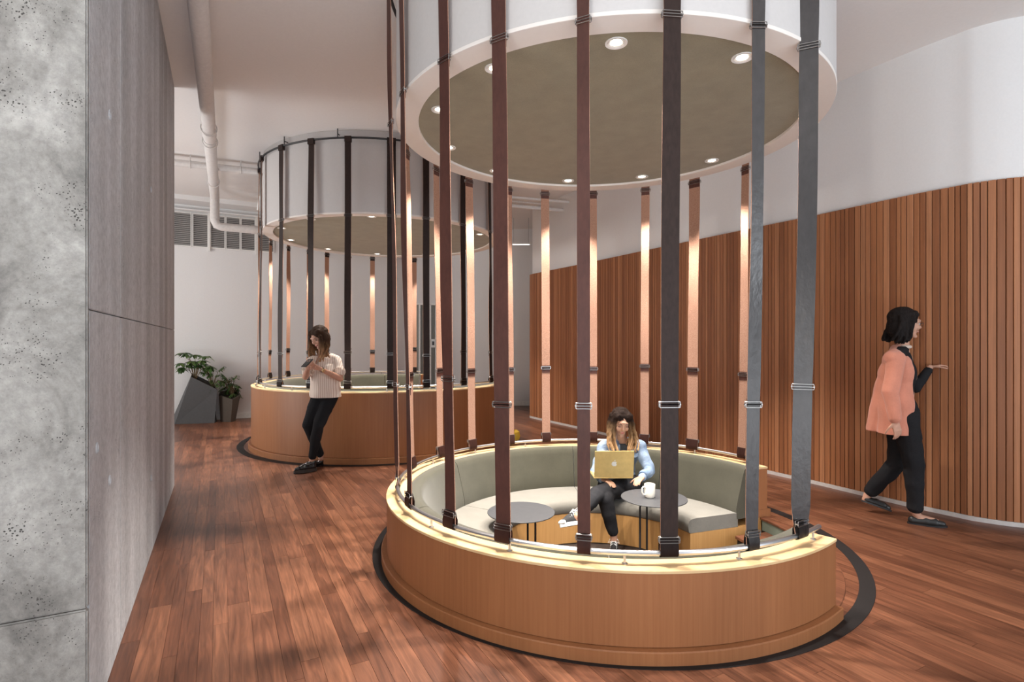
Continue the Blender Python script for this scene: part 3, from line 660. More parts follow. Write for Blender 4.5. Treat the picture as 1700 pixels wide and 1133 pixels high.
# ---------------------------------------------------------------- planters
def faceted(name, label, base, top, mat, soil_drop=.05):
    """base, top: lists of 3D points, same count"""
    o0 = sum((Vector(b) for b in base), Vector())/len(base); g = thing(name, label, 'planter', (o0.x, o0.y, 0)); off = Vector((o0.x, o0.y, 0))
    bm = bmesh.new(); n = len(base)
    B = [bm.verts.new(Vector(b)-off) for b in base]; T = [bm.verts.new(Vector(t_)-off) for t_ in top]
    ct = sum((v.co for v in T), Vector())/n; I = [bm.verts.new(v.co.lerp(ct, .08)) for v in T]; D = [bm.verts.new(v.co.lerp(ct, .12)-Vector((0, 0, soil_drop))) for v in T]
    bm.faces.new(B[::-1])
    for k in range(n):
        j = (k+1) % n
        for a, b in ((B, T), (T, I), (I, D)): bm.faces.new((a[k], a[j], b[j], b[k]))
    obj('shell', bm, mat, g, False)
    bm = bmesh.new(); bm.faces.new([bm.verts.new(v) for v in [q+Vector((0, 0, .004)) for q in [Vector(t_)-off for t_ in top]] ]) if 0 else None
    vs = [bm.verts.new((Vector(t_)-off).lerp(ct, .10)-Vector((0, 0, soil_drop*.8))) for t_ in top]; vc = bm.verts.new(ct-Vector((0, 0, soil_drop*.3)))
    for k in range(n): bm.faces.new((vs[k], vs[(k+1) % n], vc))
    obj('soil', bm, M['soil'], g, False); return g
Yp = 8.95
def W3(px, py, Y): return P(px, py, Y)
b1 = [PZ(287, 9.2-.02, 0), PZ(356, 9.42, 0), PZ(361, 9.78, 0), PZ(290, 9.46, 0)]
b1 = [Vector((-5.30, 9.02, 0)), Vector((-5.06, 9.30, 0)), Vector((-5.10, 9.72, 0)), Vector((-5.68, 9.42, 0))]
b1 = [PZ(290, 9.25, 0), PZ(356, 9.42, 0), PZ(360, 9.58, 0), PZ(283, 9.38, 0)]
t1 = [P(317, 626, 9.22), P(360.5, 647, 9.38), P(352, 636, 9.62), P(319, 620, 9.45)]
pl1 = faceted('faceted_planter', 'large dark grey faceted planter with slanted top beside the concrete wall', b1, t1, M['grey'])
b2_ = [PZ(367, 9.55, 0), PZ(383, 9.50, 0), PZ(391, 9.65, 0), PZ(387, 9.82, 0), PZ(366, 9.78, 0)]
t2_ = [P(363, 656, 9.50), P(386, 664, 9.40), P(399, 656, 9.62), P(394, 647, 9.88), P(365, 650, 9.80)]
pl2 = faceted('faceted_planter', 'smaller brown-grey faceted planter with a fern, right of the large one', b2_, t2_, plain('planter_brown', (.075, .058, .045), .6))
def leaf_me(L, Wd, name='leaf'):
    bm = bmesh.new(); rows = []
    for k in range(6):
        t_ = k/5; hw = Wd/2*math.sin(PI*min(.97, t_*.93+.05))**.8; z = -.25*L*t_*t_
        rows.append([bm.verts.new((L*t_, -hw, z+.15*hw)), bm.verts.new((L*t_, 0, z)), bm.verts.new((L*t_, hw, z+.15*hw))])
    for A_, B_ in zip(rows, rows[1:]):
        for q in (0, 1): bm.faces.new((A_[q], A_[q+1], B_[q+1], B_[q]))
    me = bpy.data.meshes.new(name); bm.to_mesh(me); bm.free(); me.materials.append(M['leaf']); finish(me, True, 80); return me
def plant(label, loc, kind, seed, n):
    rr = random.Random(seed); g = thing('potted_plant', label, 'plant', loc, 0, 'plants in the faceted planters')
    big = leaf_me(.13, .05); small = leaf_me(.075, .022)
    tips = []
    for s_ in range(n):
        a = rr.random()*2*PI; 
        if kind == 'umbrella':
            sp = rr.uniform(.04, .32); h = rr.uniform(.20, .52)*(1.15-sp); top = Vector((math.cos(a)*sp+.03, math.sin(a)*sp*.35-.05, h))
        else:
            sp = rr.uniform(.03, .24); h = rr.uniform(-.10, .38); top = Vector((math.cos(a)*sp, math.sin(a)*sp*.8, h))
        mid = top*.5+Vector((0, 0, .10)); bm = bmesh.new()
        tube(bm, [(0, 0, -.03), Vector((0, 0, -.03)).lerp(mid, .5), mid, top], [.005, .005, .004, .003], 5); obj('stem', bm, M['stem'], g)
        if kind == 'umbrella':
            for k in range(8):
                o = child('leaf', big, g, top); o.rotation_euler = (rr.uniform(-.2, .2), rr.uniform(.0, .45), 2*PI*k/8+rr.uniform(-.2, .2)); sc_ = rr.uniform(.8, 1.25); o.scale = (sc_,)*3
        else:
            for k in range(7):
                t_ = (k+2)/8; p = mid.lerp(top, t_)
                for sd in (-1, 1):
                    o = child('leaf', small, g, p); o.rotation_euler = (0, rr.uniform(.0, .5), a+sd*1.1+rr.uniform(-.3, .3)); sc_ = 1.25-.5*t_; o.scale = (sc_,)*3
    return g
plant('broad-leaved umbrella plant with tall bare stems in the large faceted planter', P(322, 630, 9.36)+Vector((.02, 0, 0)), 'umbrella', 3, 18)
plant('small bushy fern spilling over the low corner of the large planter', P(352, 644, 9.46), 'fern', 5, 16)
plant('bushy fern filling the smaller brown-grey planter', P(384, 655, 9.66), 'fern', 8, 32)

# ---------------------------------------------------------------- people
TMP = bpy.data.scenes.new("remesh"); DEAD = []
def cap(bm, a, b, ra, rb, seg=14):
    """tapered capsule"""
    a = Vector(a); b = Vector(b); d = b-a; L = d.length
    if L < 1e-6: d = Vector((0, 0, 1))
    d = d.normalized(); u, v = frame_of(d); rings = []
    for r, c, angs in ((ra, a, (-75, -45, -15)), (rb, b, (15, 45, 75))):
        for t_ in angs:
            t_ = math.radians(t_); rr = r*math.cos(t_); cc = c+d*r*math.sin(t_)
            rings.append([bm.verts.new(cc+(u*math.cos(2*PI*k/seg)+v*math.sin(2*PI*k/seg))*rr) for k in range(seg)])
    for A_, B_ in zip(rings, rings[1:]):
        for k in range(seg): bm.faces.new((A_[k], A_[(k+1) % seg], B_[(k+1) % seg], B_[k]))
    bm.faces.new(rings[0][::-1]); bm.faces.new(rings[-1])
def ell(bm, c, r, Mx=None, R_=None):
    """ellipsoid, centre c and radii r in the local frame Mx"""
    m = (Mx or Matrix.Identity(4)) @ Matrix.Translation(c) @ ((R_ or Matrix.Identity(3)).to_4x4()) @ Matrix.Diagonal((*r, 1))
    bmesh.ops.create_uvsphere(bm, u_segments=20, v_segments=14, radius=1, matrix=m)
def chain(bm, pts, rs):
    for i in range(len(pts)-1): cap(bm, pts[i], pts[i+1], rs[i], rs[i+1])
def organic(name, bm, mat, parent, voxel=.006, smooth=4, disp=None, cuts=()):
    bmesh.ops.recalc_face_normals(bm, faces=bm.faces)
    me = bpy.data.meshes.new(name); bm.to_mesh(me); bm.free(); me.materials.append(mat)
    o = bpy.data.objects.new(name, me); TMP.collection.objects.link(o)
    m = o.modifiers.new('r', 'REMESH'); m.mode = 'VOXEL'; m.voxel_size = voxel
    m = o.modifiers.new('s', 'SMOOTH'); m.iterations = smooth; m.factor = .5
    
    with bpy.context.temp_override(scene=TMP, view_layer=TMP.view_layers[0]):
        dg = bpy.context.evaluated_depsgraph_get(); dg.update(); me2 = bpy.data.meshes.new_from_object(o.evaluated_get(dg))
    o.modifiers.clear(); TMP.collection.objects.unlink(o); COL.objects.link(o)
    o.data = me2; DEAD.append(me); me2.name = name
    if disp:
        from mathutils import noise as NZ
        sc_, am = disp
        nn = [v.normal.copy() for v in me2.vertices]      # read first: moving a vertex marks every normal for recalculation
        cc = [v.co+n_*am*NZ.noise(v.co*sc_) for v, n_ in zip(me2.vertices, nn)]
        me2.vertices.foreach_set('co', [x for c_ in cc for x in c_])
    if cuts:
        b2 = bmesh.new(); b2.from_mesh(me2)
        for co, no in cuts:
            no = Vector(no).normalized(); co = Vector(co)
            out_ = {v for v in b2.verts if (v.co-co).dot(no) > 0}
            bmesh.ops.delete(b2, geom=[f_ for f_ in b2.faces if all(v in out_ for v in f_.verts)], context='FACES')
            for v in b2.verts:
                d_ = (v.co-co).dot(no)
                if d_ > 0: v.co -= no*d_
        b2.to_mesh(me2); b2.free()
    
    if not len(me2.materials): me2.materials.append(mat)
    me2.shade_smooth(); me2.update()
    if parent is not None:
        o.parent = parent; o.matrix_parent_inverse = parent.matrix_world.inverted() if False else Matrix.Translation(-parent.location)
    return o
def sub(name, bm, mat, parent, root, ang=60):
    """mesh given in world space, parented"""
    o = obj(name, bm, mat, None, ang=ang); o.parent = parent
    if parent is root: o.matrix_parent_inverse = Matrix.Translation(-root.location)
    return o
def head_frame(c, yaw, pitch, roll=0, s_=1.0):
    """local -Y is the face; yaw 0 looks at the camera, + turns to the picture's right"""
    return Matrix.Translation(c) @ Matrix.Rotation(yaw, 4, 'Z') @ Matrix.Rotation(roll, 4, 'Y') @ Matrix.Rotation(pitch, 4, 'X') @ Matrix.Scale(s_, 4)
def head(bm, H):
    ell(bm, (0, .018, .030), (.072, .090, .083), H)          # skull
    ell(bm, (0, -.018, -.010), (.060, .068, .088), H)        # face
    ell(bm, (0, -.030, -.066), (.042, .046, .038), H)        # jaw
    ell(bm, (0, -.070, -.088), (.019, .017, .016), H)        # chin
    ell(bm, (0, -.076, .028), (.045, .012, .020), H)         # brow
    for s_ in (-1, 1):
        ell(bm, (s_*.034, -.066, -.022), (.021, .018, .022), H)   # cheek
        ell(bm, (s_*.071, .008, -.008), (.008, .016, .026), H)    # ear
    cap(bm, H @ Vector((0, -.084, .016)), H @ Vector((0, -.101, -.018)), .0075, .0095)   # nose bridge to tip
    for s_ in (-1, 1): cap(bm, H @ Vector((s_*.009, -.092, -.022)), H @ Vector((s_*.007, -.090, -.022)), .0065, .006)
    cap(bm, H @ Vector((-.015, -.084, -.052)), H @ Vector((.015, -.084, -.052)), .006, .006)
def face_parts(H, root, body, glasses=False, closed=True):
    for s_ in (-1, 1):
        bm = bmesh.new(); ell(bm, (s_*.030, -.0745, .006), (.0135, .0075, .0060), H)
        sub('eye', bm, M['white'] if not closed else M['eyelid'], root, root)
        bm = bmesh.new(); pts = [H @ Vector((s_*(.030+.0145*math.cos(math.radians(a))), -.0815+.004*abs(math.cos(math.radians(a))), .004-.004*math.sin(math.radians(a)))) for a in range(0, 181, 30)]
        tube(bm, pts, .0014, 5); sub('eyelashes', bm, M['brow'], root, root)
        bm = bmesh.new(); tube(bm, [H @ Vector((s_*x, y, z)) for x, y, z in ((.014, -.0885, .024), (.028, -.0865, .030), (.046, -.072, .025))], [.002, .0028, .0012], 5); sub('eyebrow', bm, M['brow'], root, root)
    bm = bmesh.new()
    tube(bm, [H @ Vector((x, y, z)) for x, y, z in ((-.020, -.0815, -.0515), (-.008, -.0905, -.0485), (0, -.0915, -.0500), (.008, -.0905, -.0485), (.020, -.0815, -.0515))], [.001, .0034, .003, .0034, .001], 6)
    tube(bm, [H @ Vector((x, y, z)) for x, y, z in ((-.018, -.0815, -.0535), (0, -.0900, -.0575), (.018, -.0815, -.0535))], [.001, .0042, .001], 6)
    sub('lips', bm, M['lips'], root, root)
    if glasses:
        bm = bmesh.new()
        for s_ in (-1, 1):
            tube(bm, [H @ Vector((s_*.032+.021*math.cos(a), -.098+.006*abs(math.cos(a)), .006+.015*math.sin(a))) for a in [2*PI*k/20 for k in range(20)]], .0013, 6, closed=True)
            tube(bm, [H @ Vector((s_*.053, -.092, .010)), H @ Vector((s_*.070, -.05, .010)), H @ Vector((s_*.074, .01, .004))], .0013, 6)
        tube(bm, [H @ Vector((-.011, -.099, .009)), H @ Vector((.011, -.099, .009))], .0013, 6); sub('glasses', bm, M['black'], root, root)
M['eyelid'] = skin('eyelid_skin', (.33, .17, .12))
def hand(bm, wrist, d, nrm, side, curl=.5, spread=.012, s_=1.0):
    """palm and five fingers; d: wrist to knuckles, nrm: out of the palm, side: +1/-1 where the thumb leaves"""
    d = Vector(d).normalized(); n_ = Vector(nrm); n_ = (n_-d*n_.dot(d)).normalized(); t_ = d.cross(n_)*side
    W = Vector(wrist)
    for k in range(4):
        o_ = (1.5-k)*.0175*s_
        cap(bm, W+d*.012*s_+t_*o_*.65, W+d*.080*s_+t_*o_, .0125*s_, .0105*s_)
        L = (.078, .086, .080, .062)[k]*s_; p = W+d*.082*s_+t_*o_; q = d.copy()
        a = curl*.5+.05*k*curl
        for j, fr in enumerate((.45, .31, .24)):
            q = (Matrix.Rotation(a, 3, d.cross(n_)) @ q).normalized() if True else q
            p2 = p+q*L*fr; cap(bm, p, p2, (.0088-.0009*j)*s_, (.0080-.0009*j)*s_, 10); p = p2; a = curl*(.75 if j == 0 else .6)
    p = W+d*.020*s_+t_*.024*s_; q = (d*.65+t_*.75+n_*.35).normalized()
    for L, r0, r1 in ((.040, .0125, .0105), (.032, .0100, .0090), (.026, .0088, .0072)):
        p2 = p+q*L*s_; cap(bm, p, p2, r0*s_, r1*s_, 10); p = p2; q = (q*.8+d*.35+n_*.20).normalized()
def shoe(root, ankle, heel, toe, mat, solemat, h=.07, w_=.040, sole=.018, name='shoe', laces=False, buckle=False, low=False, up=None):
    """heel, toe: points of the sole; ankle above the heel"""
    heel = Vector(heel); toe = Vector(toe); ankle = Vector(ankle); f = (toe-heel).normalized(); u_ = (ankle-heel); u_ = (u_-f*u_.dot(f)).normalized(); s_ = f.cross(u_); L = (toe-heel).length
    Mx = Matrix(((f.x, s_.x, u_.x, heel.x), (f.y, s_.y, u_.y, heel.y), (f.z, s_.z, u_.z, heel.z), (0, 0, 0, 1)))
    bm = bmesh.new()
    hs = h*.62 if low else h
    cap(bm, Mx @ Vector((.028, 0, sole+.022)), Mx @ Vector((.028, 0, sole+hs*.75)), .030, .029)
    cap(bm, Mx @ Vector((.03, 0, sole+.020)), Mx @ Vector((L*.68, 0, sole+.018)), .031, w_*.86)
    cap(bm, Mx @ Vector((L*.45, 0, sole+.024)), Mx @ Vector((L-.030, 0, sole+.012)), .034, w_*.58)
    if not low: cap(bm, Mx @ Vector((.045, 0, sole+hs*.72)), Mx @ Vector((L*.62, 0, sole+.036)), .028, .026)
    o = organic(name, bm, mat, root, .006, 4, cuts=[(Mx @ Vector((0, 0, sole*.6)), -u_)])
    bm = bmesh.new(); pts = []
    for k in range(28):
        a = 2*PI*k/28; x = L/2-.002+(L/2+.004)*math.cos(a); wy = (w_+.003)*(abs(math.sin(a))**.8)*(1 if a < PI else -1)*(.80 if x < L*.45 else 1.0)*(.82 if x > L*.85 else 1)
        pts.append((x, wy))
    lo = [bm.verts.new(Mx @ Vector((x, y, 0))) for x, y in pts]; hi = [bm.verts.new(Mx @ Vector((x, y, sole+.004))) for x, y in pts]
    bm.faces.new(lo[::-1]); bm.faces.new(hi)
    for k in range(28): bm.faces.new((lo[k], lo[(k+1) % 28], hi[(k+1) % 28], hi[k]))
    so = obj('sole', bm, solemat, None); so.parent = o
    if laces:
        bm = bmesh.new()
        for k in range(5):
            x = .075+k*.020; z = sole+hs*.95-.010*k; 
            for a_, b_ in ((-1, 1), (1, -1)): tube(bm, [Mx @ Vector((x-.006, a_*.026, z-.012)), Mx @ Vector((x+.002, a_*.010, z+.001)), Mx @ Vector((x+.008, b_*.010, z+.001)), Mx @ Vector((x+.014, b_*.026, z-.014))], .0028, 5)
        for a_ in (-1, 1): tube(bm, [Mx @ Vector((.07, 0, sole+hs)), Mx @ Vector((.06, a_*.03, sole+hs+.012)), Mx @ Vector((.085, a_*.045, sole+hs-.01)), Mx @ Vector((.075, a_*.01, sole+hs))], .0025, 5)
        b_ = obj('laces', bm, M['white'], None); b_.parent = o
        bm = bmesh.new(); ell(bm, (L-.022, 0, sole+.010), (.026, w_*.80, .020), Mx); b_ = obj('toe_cap', bm, M['white'], None); b_.parent = o
    if buckle:
        bm = bmesh.new(); box(bm, .085, .110, -.040, .040, sole+.030, sole+.052, Mx); b_ = obj('strap', bm, mat, None, False); b_.parent = o
        bm = bmesh.new(); tube(bm, [Mx @ Vector((.0975+x, -.012+y, sole+.056)) for x, y in ((-.017, -.014), (.017, -.014), (.017, .014), (-.017, .014))], .0028, 6, closed=True); b_ = obj('shoe_buckle', bm, M['buckle'], None); b_.parent = o
    return o
def hair_strands(bm, H, side_pts, r=.012, n=9, seed=1, jit=.010):
    rr = random.Random(seed); f0 = H.to_3x3() @ Vector((0, -1, 0)); Hy = Matrix.Rotation(math.atan2(f0.x, -f0.y), 3, 'Z')
    for path in side_pts:
        for k in range(n):
            j = Vector((rr.uniform(-jit, jit), rr.uniform(-jit, jit), 0)); pts = []
            ln = rr.uniform(.85, 1.0); ph = rr.random()*6
            for i, p in enumerate(path):
                p = Vector(p); wv_ = Vector((math.sin(i*1.5+ph), math.cos(i*1.3+ph), 0))*.005*i/2
                pts.append(H @ Vector(path[0])+Hy @ (Vector((p.x-path[0][0], p.y-path[0][1], (p.z-path[0][2])*ln))+j*(1+i*.35)+wv_))
            rs = [r*(1-.11*i) for i in range(len(pts))]
            chain(bm, pts, rs)
SK = skin('skin_warm', (.55, .31, .22)); SK2 = skin('skin_tan', (.50, .28, .185))

def torso(bm, pel, chest, neck, shL, shR, wp=.135, wc=.135, dpt=.095, wsh=.05, grow=0):
    """blocky female trunk from ellipsoids along the spine"""
    across = (shR-shL).normalized()
    up = (neck-pel).normalized(); fw = up.cross(across).normalized(); across = fw.cross(up).normalized()
    R_ = Matrix((across, fw, up)).transposed()
    def e(c, r): ell(bm, (0, 0, 0), (r[0]+grow, r[1]+grow, r[2]+grow), Matrix.Translation(c), R_)
    e(pel, (wp, dpt+.01, .115)); e(pel.lerp(chest, .5), (wp*.86, dpt*.92, .13)); e(chest, (wc, dpt+.012, .14)); e(chest.lerp(neck, .45), (wc*.98, dpt*.85, .10))
    cap(bm, shL, shR, wsh+grow, wsh+grow)
    cap(bm, shL.lerp(neck, .3), neck-up*.01, wsh+grow, .042+grow); cap(bm, shR.lerp(neck, .3), neck-up*.01, wsh+grow, .042+grow)
    return R_, fw, up, across

# ---- woman with a phone leaning on the far booth
wa = thing('person', 'woman in a striped cream blouse with a phone, leaning on the far booth', 'person', (-1.98, 6.0, 0))
pel, chest, neck = P(539, 654, 6.02), P(538, 613, 5.98), P(535, 590, 5.96)
hc_ = P(530, 561, 5.90); shL, shR = P(518, 600, 5.90), P(559, 599, 6.02)
elL, wrL = P(507, 626, 5.86), P(511, 612, 5.66); elR, wrR = P(565, 629, 5.90), P(532, 613, 5.66)
hipL, knL, anL = P(531, 660, 6.02), P(511, 706, 5.90), P(533, 757, 6.08)
hipR, knR, anR = P(547, 660, 6.06), P(528, 708, 5.84), P(518, 762, 5.90)
H = head_frame(hc_, -.55, .50, -.12, 1.0)
bm = bmesh.new(); torso(bm, pel, chest, neck, shL, shR, .115, .115, .075, .038); head(bm, H)
chain(bm, [neck-Vector((0, 0, .02)), H @ Vector((0, .02, -.05))], [.044, .046])
for a, b, c in ((shL, elL, wrL), (shR, elR, wrR)): chain(bm, [a, a.lerp(b, .5), b, b.lerp(c, .35), c], [.043, .040, .034, .034, .023])
for a, b, c in ((hipL, knL, anL), (hipR, knR, anR)): chain(bm, [a, a.lerp(b, .5), b, b.lerp(c, .35), c, c-Vector((0, 0, .03))], [.075, .062, .045, .047, .030, .030])
phc = P(510, 603, 5.56)
hand(bm, wrL, (phc-wrL)+Vector((0, 0, -.02)), (.55, .2, .8), -1, .75, s_=.9); hand(bm, wrR, (phc-wrR)+Vector((.01, .03, -.01)), (-.5, .25, .8), 1, .8, s_=.9)
body = organic('body', bm, SK, wa, .0048, 4)
face_parts(H, wa, body)
bm = bmesh.new(); torso(bm, pel.lerp(chest, .25), chest, neck, shL, shR, .148, .140, .098, .055)
up_ = (neck-pel).normalized()
chain(bm, [chest+Vector((-.03, 0, -.03)), pel+Vector((-.01, -.01, .02))], [.128, .150]); chain(bm, [chest+Vector((.04, 0, -.03)), pel+Vector((.05, 0, .0))], [.125, .135])
for a, b in ((shL, elL), (shR, elR)): chain(bm, [a, a.lerp(b, .62)], [.058, .066])
sh = organic('blouse', bm, M['linen'], wa, .008, 3, (9, .016), [(neck+Vector((0, 0, .012)), Vector((0, -.25, 1))), (pel+Vector((0, 0, -.035)), Vector((0, 0, -1)))])
for a, b in ((shL, elL), (shR, elR)):
    q = a.lerp(b, .64); d = (b-a).normalized(); u_, v_ = frame_of(d); bm = bmesh.new()
    tube(bm, [q-d*.014, q+d*.014], .069, 20, caps=False); r_ = bmesh.ops.solidify(bm, geom=bm.faces[:], thickness=.004); sub('cuff', bm, M['linen'], wa, wa)
# collar: two lapels
fwA = (H.to_3x3() @ Vector((0, -1, 0))); fA = Vector((-.28, -.96, 0)).normalized(); sA = Vector((.96, -.28, 0))
bm = bmesh.new()
for s_ in (-1, 1):
    n0 = neck+Vector((0, 0, .015)); pts = [n0+sA*s_*.045, n0+sA*s_*.075-Vector((0, 0, .028))+fA*.06, n0+fA*.128-Vector((0, 0, .13))+sA*s_*.008, n0+fA*.060-Vector((0, 0, .015))+sA*s_*.028]
    bm.faces.new([bm.verts.new(p) for p in pts])
bmesh.ops.solidify(bm, geom=bm.faces[:], thickness=.004); sub('collar', bm, M['linen'], wa, wa)
bm = bmesh.new(); n0 = neck+Vector((0, 0, .01)); bm.faces.new([bm.verts.new(p) for p in (n0+sA*-.032+fA*.054, n0+sA*.032+fA*.064, n0+fA*.126-Vector((0, 0, .115)))])
bmesh.ops.solidify(bm, geom=bm.faces[:], thickness=.006); sub('neck_opening', bm, SK, wa, wa)
bm = bmesh.new()
ell(bm, (0, 0, 0), (.148, .115, .11), Matrix.Translation(pel+Vector((0, 0, .0))))
for a, b, c in ((hipL, knL, anL), (hipR, knR, anR)): chain(bm, [a, a.lerp(b, .4), b, b.lerp(c, .35), c+(b-c).normalized()*.03], [.098, .086, .060, .060, .044])
organic('trousers', bm, M['black_cloth'], wa, .008, 3, (14, .006), [(pel+Vector((0, 0, .07)), Vector((0, 0, 1)))])
M['hairA'] = hairmat('brown_ombre_hair', (1.17, 1.42, (.42, .23, .115), (.045, .024, .014)))
bm = bmesh.new(); ell(bm, (0, .030, .040), (.088, .098, .088), H); ell(bm, (0, .055, -.02), (.080, .062, .09), H)
for s_ in (-1, 1): ell(bm, (s_*.052, -.018, .068), (.038, .048, .038), H)
hair_strands(bm, H, [[(s_*.066, y, .05), (s_*.082, y+.005, 0), (s_*.092, y+.012, -.06), (s_*.100, y+.016, -.12), (s_*.092, y+.015, -.18), (s_*.085, y+.01, -.25)] for s_ in (-1, 1) for y in (-.025, .02, .055)], .016, 5, 3)
organic('hair', bm, M['hairA'], wa, .0058, 2, (38, .005))
bm = bmesh.new(); Mp = Matrix.Translation(phc) @ Matrix.Rotation(-.35, 4, 'Z') @ Matrix.Rotation(-.95, 4, 'X')
box(bm, -.034, .034, -.004, .004, -.066, .066, Mp)
ph = bpy.data.objects.new('smartphone', None); COL.objects.link(ph); tag(ph, 'dark smartphone held by the standing woman in the striped blouse', 'phone')
bmesh.ops.recalc_face_normals(bm, faces=bm.faces); bmesh.ops.bevel(bm, geom=bm.edges[:], offset=.003, segments=2, affect='EDGES'); obj('phone_case', bm, M['black'], ph)
bm = bmesh.new(); box(bm, -.030, .030, .0035, .0048, -.061, .061, Mp); obj('phone_screen', bm, plain('phone_glass', (.10, .11, .12), .1), ph, False)
d = (wrR-elR).normalized(); u_, v_ = frame_of(d); q = wrR-d*.018
bm = bmesh.new(); tube(bm, [q-d*.009, q+d*.009], .0285, 18, caps=False); bmesh.ops.solidify(bm, geom=bm.faces[:], thickness=.003); wt = sub('watch', bm, M['black'], wa, wa)
n_ = Vector((.1, -1, .15)); n_ = (n_-d*n_.dot(d)).normalized(); bm = bmesh.new(); lathe(bm, [(0, 0), (.019, 0), (.019, .007), (.016, .009), (0, .009)], 20, Matrix.Translation(q+n_*.028) @ n_.to_track_quat('Z', 'Y').to_matrix().to_4x4())
wd2 = obj('watch_face', bm, plain('watch_gold', (.75, .55, .30), .3, .6), None); wd2.parent = wt
hl = P(531, 772, 6.14); hl.z = .0; shoe(wa, anL+Vector((0, 0, .02)), Vector((hl.x+.02, hl.y+.03, .0)), Vector((hl.x-.17, hl.y-.13, .0)), plain('shoe_black', (.012, .011, .011), .22), M['black'], .075, .042, .028, low=True)
an = anR; shoe(wa, an+Vector((0, 0, .02)), Vector((an.x+.045, an.y+.01, .0)), Vector((an.x-.145, an.y-.13, .0)), plain('shoe_black_buckle', (.012, .011, .011), .22), plain('dark_sole', (.03, .022, .018), .6), .085, .044, .030, buckle=True)

# ---- woman with the laptop in the near booth
wb = thing('person', 'seated woman in a light denim jacket using a laptop in the near booth', 'person', (.95, 4.75, -.30))
pel, chest, neck = P(1030, 801, 4.80), P(1033, 757, 4.86), P(1033, 731, 4.82)
hc_ = P(1031, 702, 4.74); shL, shR = P(1003, 741, 4.80), P(1062, 741, 4.80)
elL, wrL = P(989, 782, 4.68), P(1000, 796, 4.52); elR, wrR = P(1079, 782, 4.68), P(1066, 793, 4.52)
hipL, knL, anL = P(1010, 808, 4.74), P(1005, 829, 4.36), P(1019, 890, 4.38)
hipR, knR, anR = P(1048, 806, 4.74), P(992, 820, 4.36), P(962, 854, 4.06)
H = head_frame(hc_, .06, .36, .05, 1.0)
bm = bmesh.new(); torso(bm, pel, chest, neck, shL, shR, .12, .115, .075, .038); head(bm, H)
chain(bm, [neck-Vector((0, 0, .03)), H @ Vector((0, .02, -.05))], [.046, .047])
for a, b, c in ((shL, elL, wrL), (shR, elR, wrR)): chain(bm, [a, a.lerp(b, .5), b, b.lerp(c, .35), c], [.038, .034, .027, .026, .020])
for a, b, c in ((hipL, knL, anL), (hipR, knR, anR)): chain(bm, [a, a.lerp(b, .5), b, b.lerp(c, .35), c], [.075, .064, .045, .047, .030])
chain(bm, [anL, anL-Vector((0, 0, .05))], [.030, .032]); chain(bm, [anR, anR+(anR-knR).normalized()*.04], [.030, .032])
lapc = PZ(1019, 4.54, .30)
hand(bm, wrL, (.55, -.8, -.05), (0, -.0, -1), 1, .45, s_=.9); hand(bm, wrR, (-.55, -.8, -.05), (0, 0, -1), -1, .45, s_=.9)
body = organic('body', bm, SK2, wb, .005, 4); face_parts(H, wb, body)
bm = bmesh.new(); torso(bm, pel, chest, neck, shL, shR, .128, .124, .086, .045)
organic('shirt', bm, M['grey_cloth'], wb, .008, 3, None, [(neck+Vector((0, 0, -.005)), Vector((0, -.35, 1)))])
bm = bmesh.new(); torso(bm, pel+Vector((0, .01, .03)), chest+Vector((0, .012, 0)), neck+Vector((0, .01, 0)), shL, shR, .150, .150, .100, .056)
for a, b, c in ((shL, elL, wrL), (shR, elR, wrR)): chain(bm, [a, a.lerp(b, .5), b, b.lerp(c, .4), c+(b-c).normalized()*.02], [.056, .052, .046, .044, .040])
o = organic('jacket', bm, M['denim'], wb, .0075, 2, (13, .013), [(neck+Vector((0, 0, .03)), Vector((0, -.25, 1))), (pel+Vector((0, 0, -.05)), Vector((0, 0, -1)))])
# open the jacket down the front
b2 = bmesh.new(); b2.from_mesh(o.data); cx = chest.x
kill = [f_ for f_ in b2.faces if f_.calc_center_median().y < chest.y-.02 and abs(f_.calc_center_median().x-cx-.005) < .030+.10*max(0, f_.calc_center_median().z-(chest.z-.08))]
bmesh.ops.delete(b2, geom=kill, context='FACES'); b2.to_mesh(o.data); b2.free()
for a, b in ((elL, wrL), (elR, wrR)):
    d = (b-a).normalized(); q = b-d*.018; bm = bmesh.new(); tube(bm, [q-d*.022, q+d*.010], [.043, .041], 18, caps=False); bmesh.ops.solidify(bm, geom=bm.faces[:], thickness=.006); sub('cuff', bm, M['denim'], wb, wb)
bm = bmesh.new()
for s_ in (-1, 1):
    n0 = neck+Vector((0, 0, .02)); pts = [n0+Vector((s_*.050, .02, .01)), n0+Vector((s_*.112, -.035, -.045)), n0+Vector((s_*.080, -.105, -.105)), n0+Vector((s_*.040, -.070, -.03))]
    bm.faces.new([bm.verts.new(p) for p in pts])
bmesh.ops.solidify(bm, geom=bm.faces[:], thickness=.006); sub('collar', bm, M['denim'], wb, wb)
for s_ in (-1, 1):
    bm = bmesh.new(); p = chest+Vector((s_*.085, -.128, .02)); vs = [bm.verts.new(p+Vector(q)) for q in ((-.034, 0, .03), (.034, .012, .03), (.034, .012, -.0), (0, .002, -.012), (-.034, -.0, 0))]
    bm.faces.new(vs); bmesh.ops.solidify(bm, geom=bm.faces[:], thickness=.008); sub('pocket_flap', bm, M['denim'], wb, wb)
bm = bmesh.new(); ell(bm, (0, 0, 0), (.155, .13, .095), Matrix.Translation(pel+Vector((0, 0, .0))))
for a, b, c in ((hipL, knL, anL), (hipR, knR, anR)): chain(bm, [a, a.lerp(b, .4), b, b.lerp(c, .35), c+(b-c).normalized()*.035], [.098, .088, .066, .062, .042])
organic('trousers', bm, fabric('charcoal_trousers', (.024, .024, .027), 300, .3), wb, .008, 3, (14, .008))
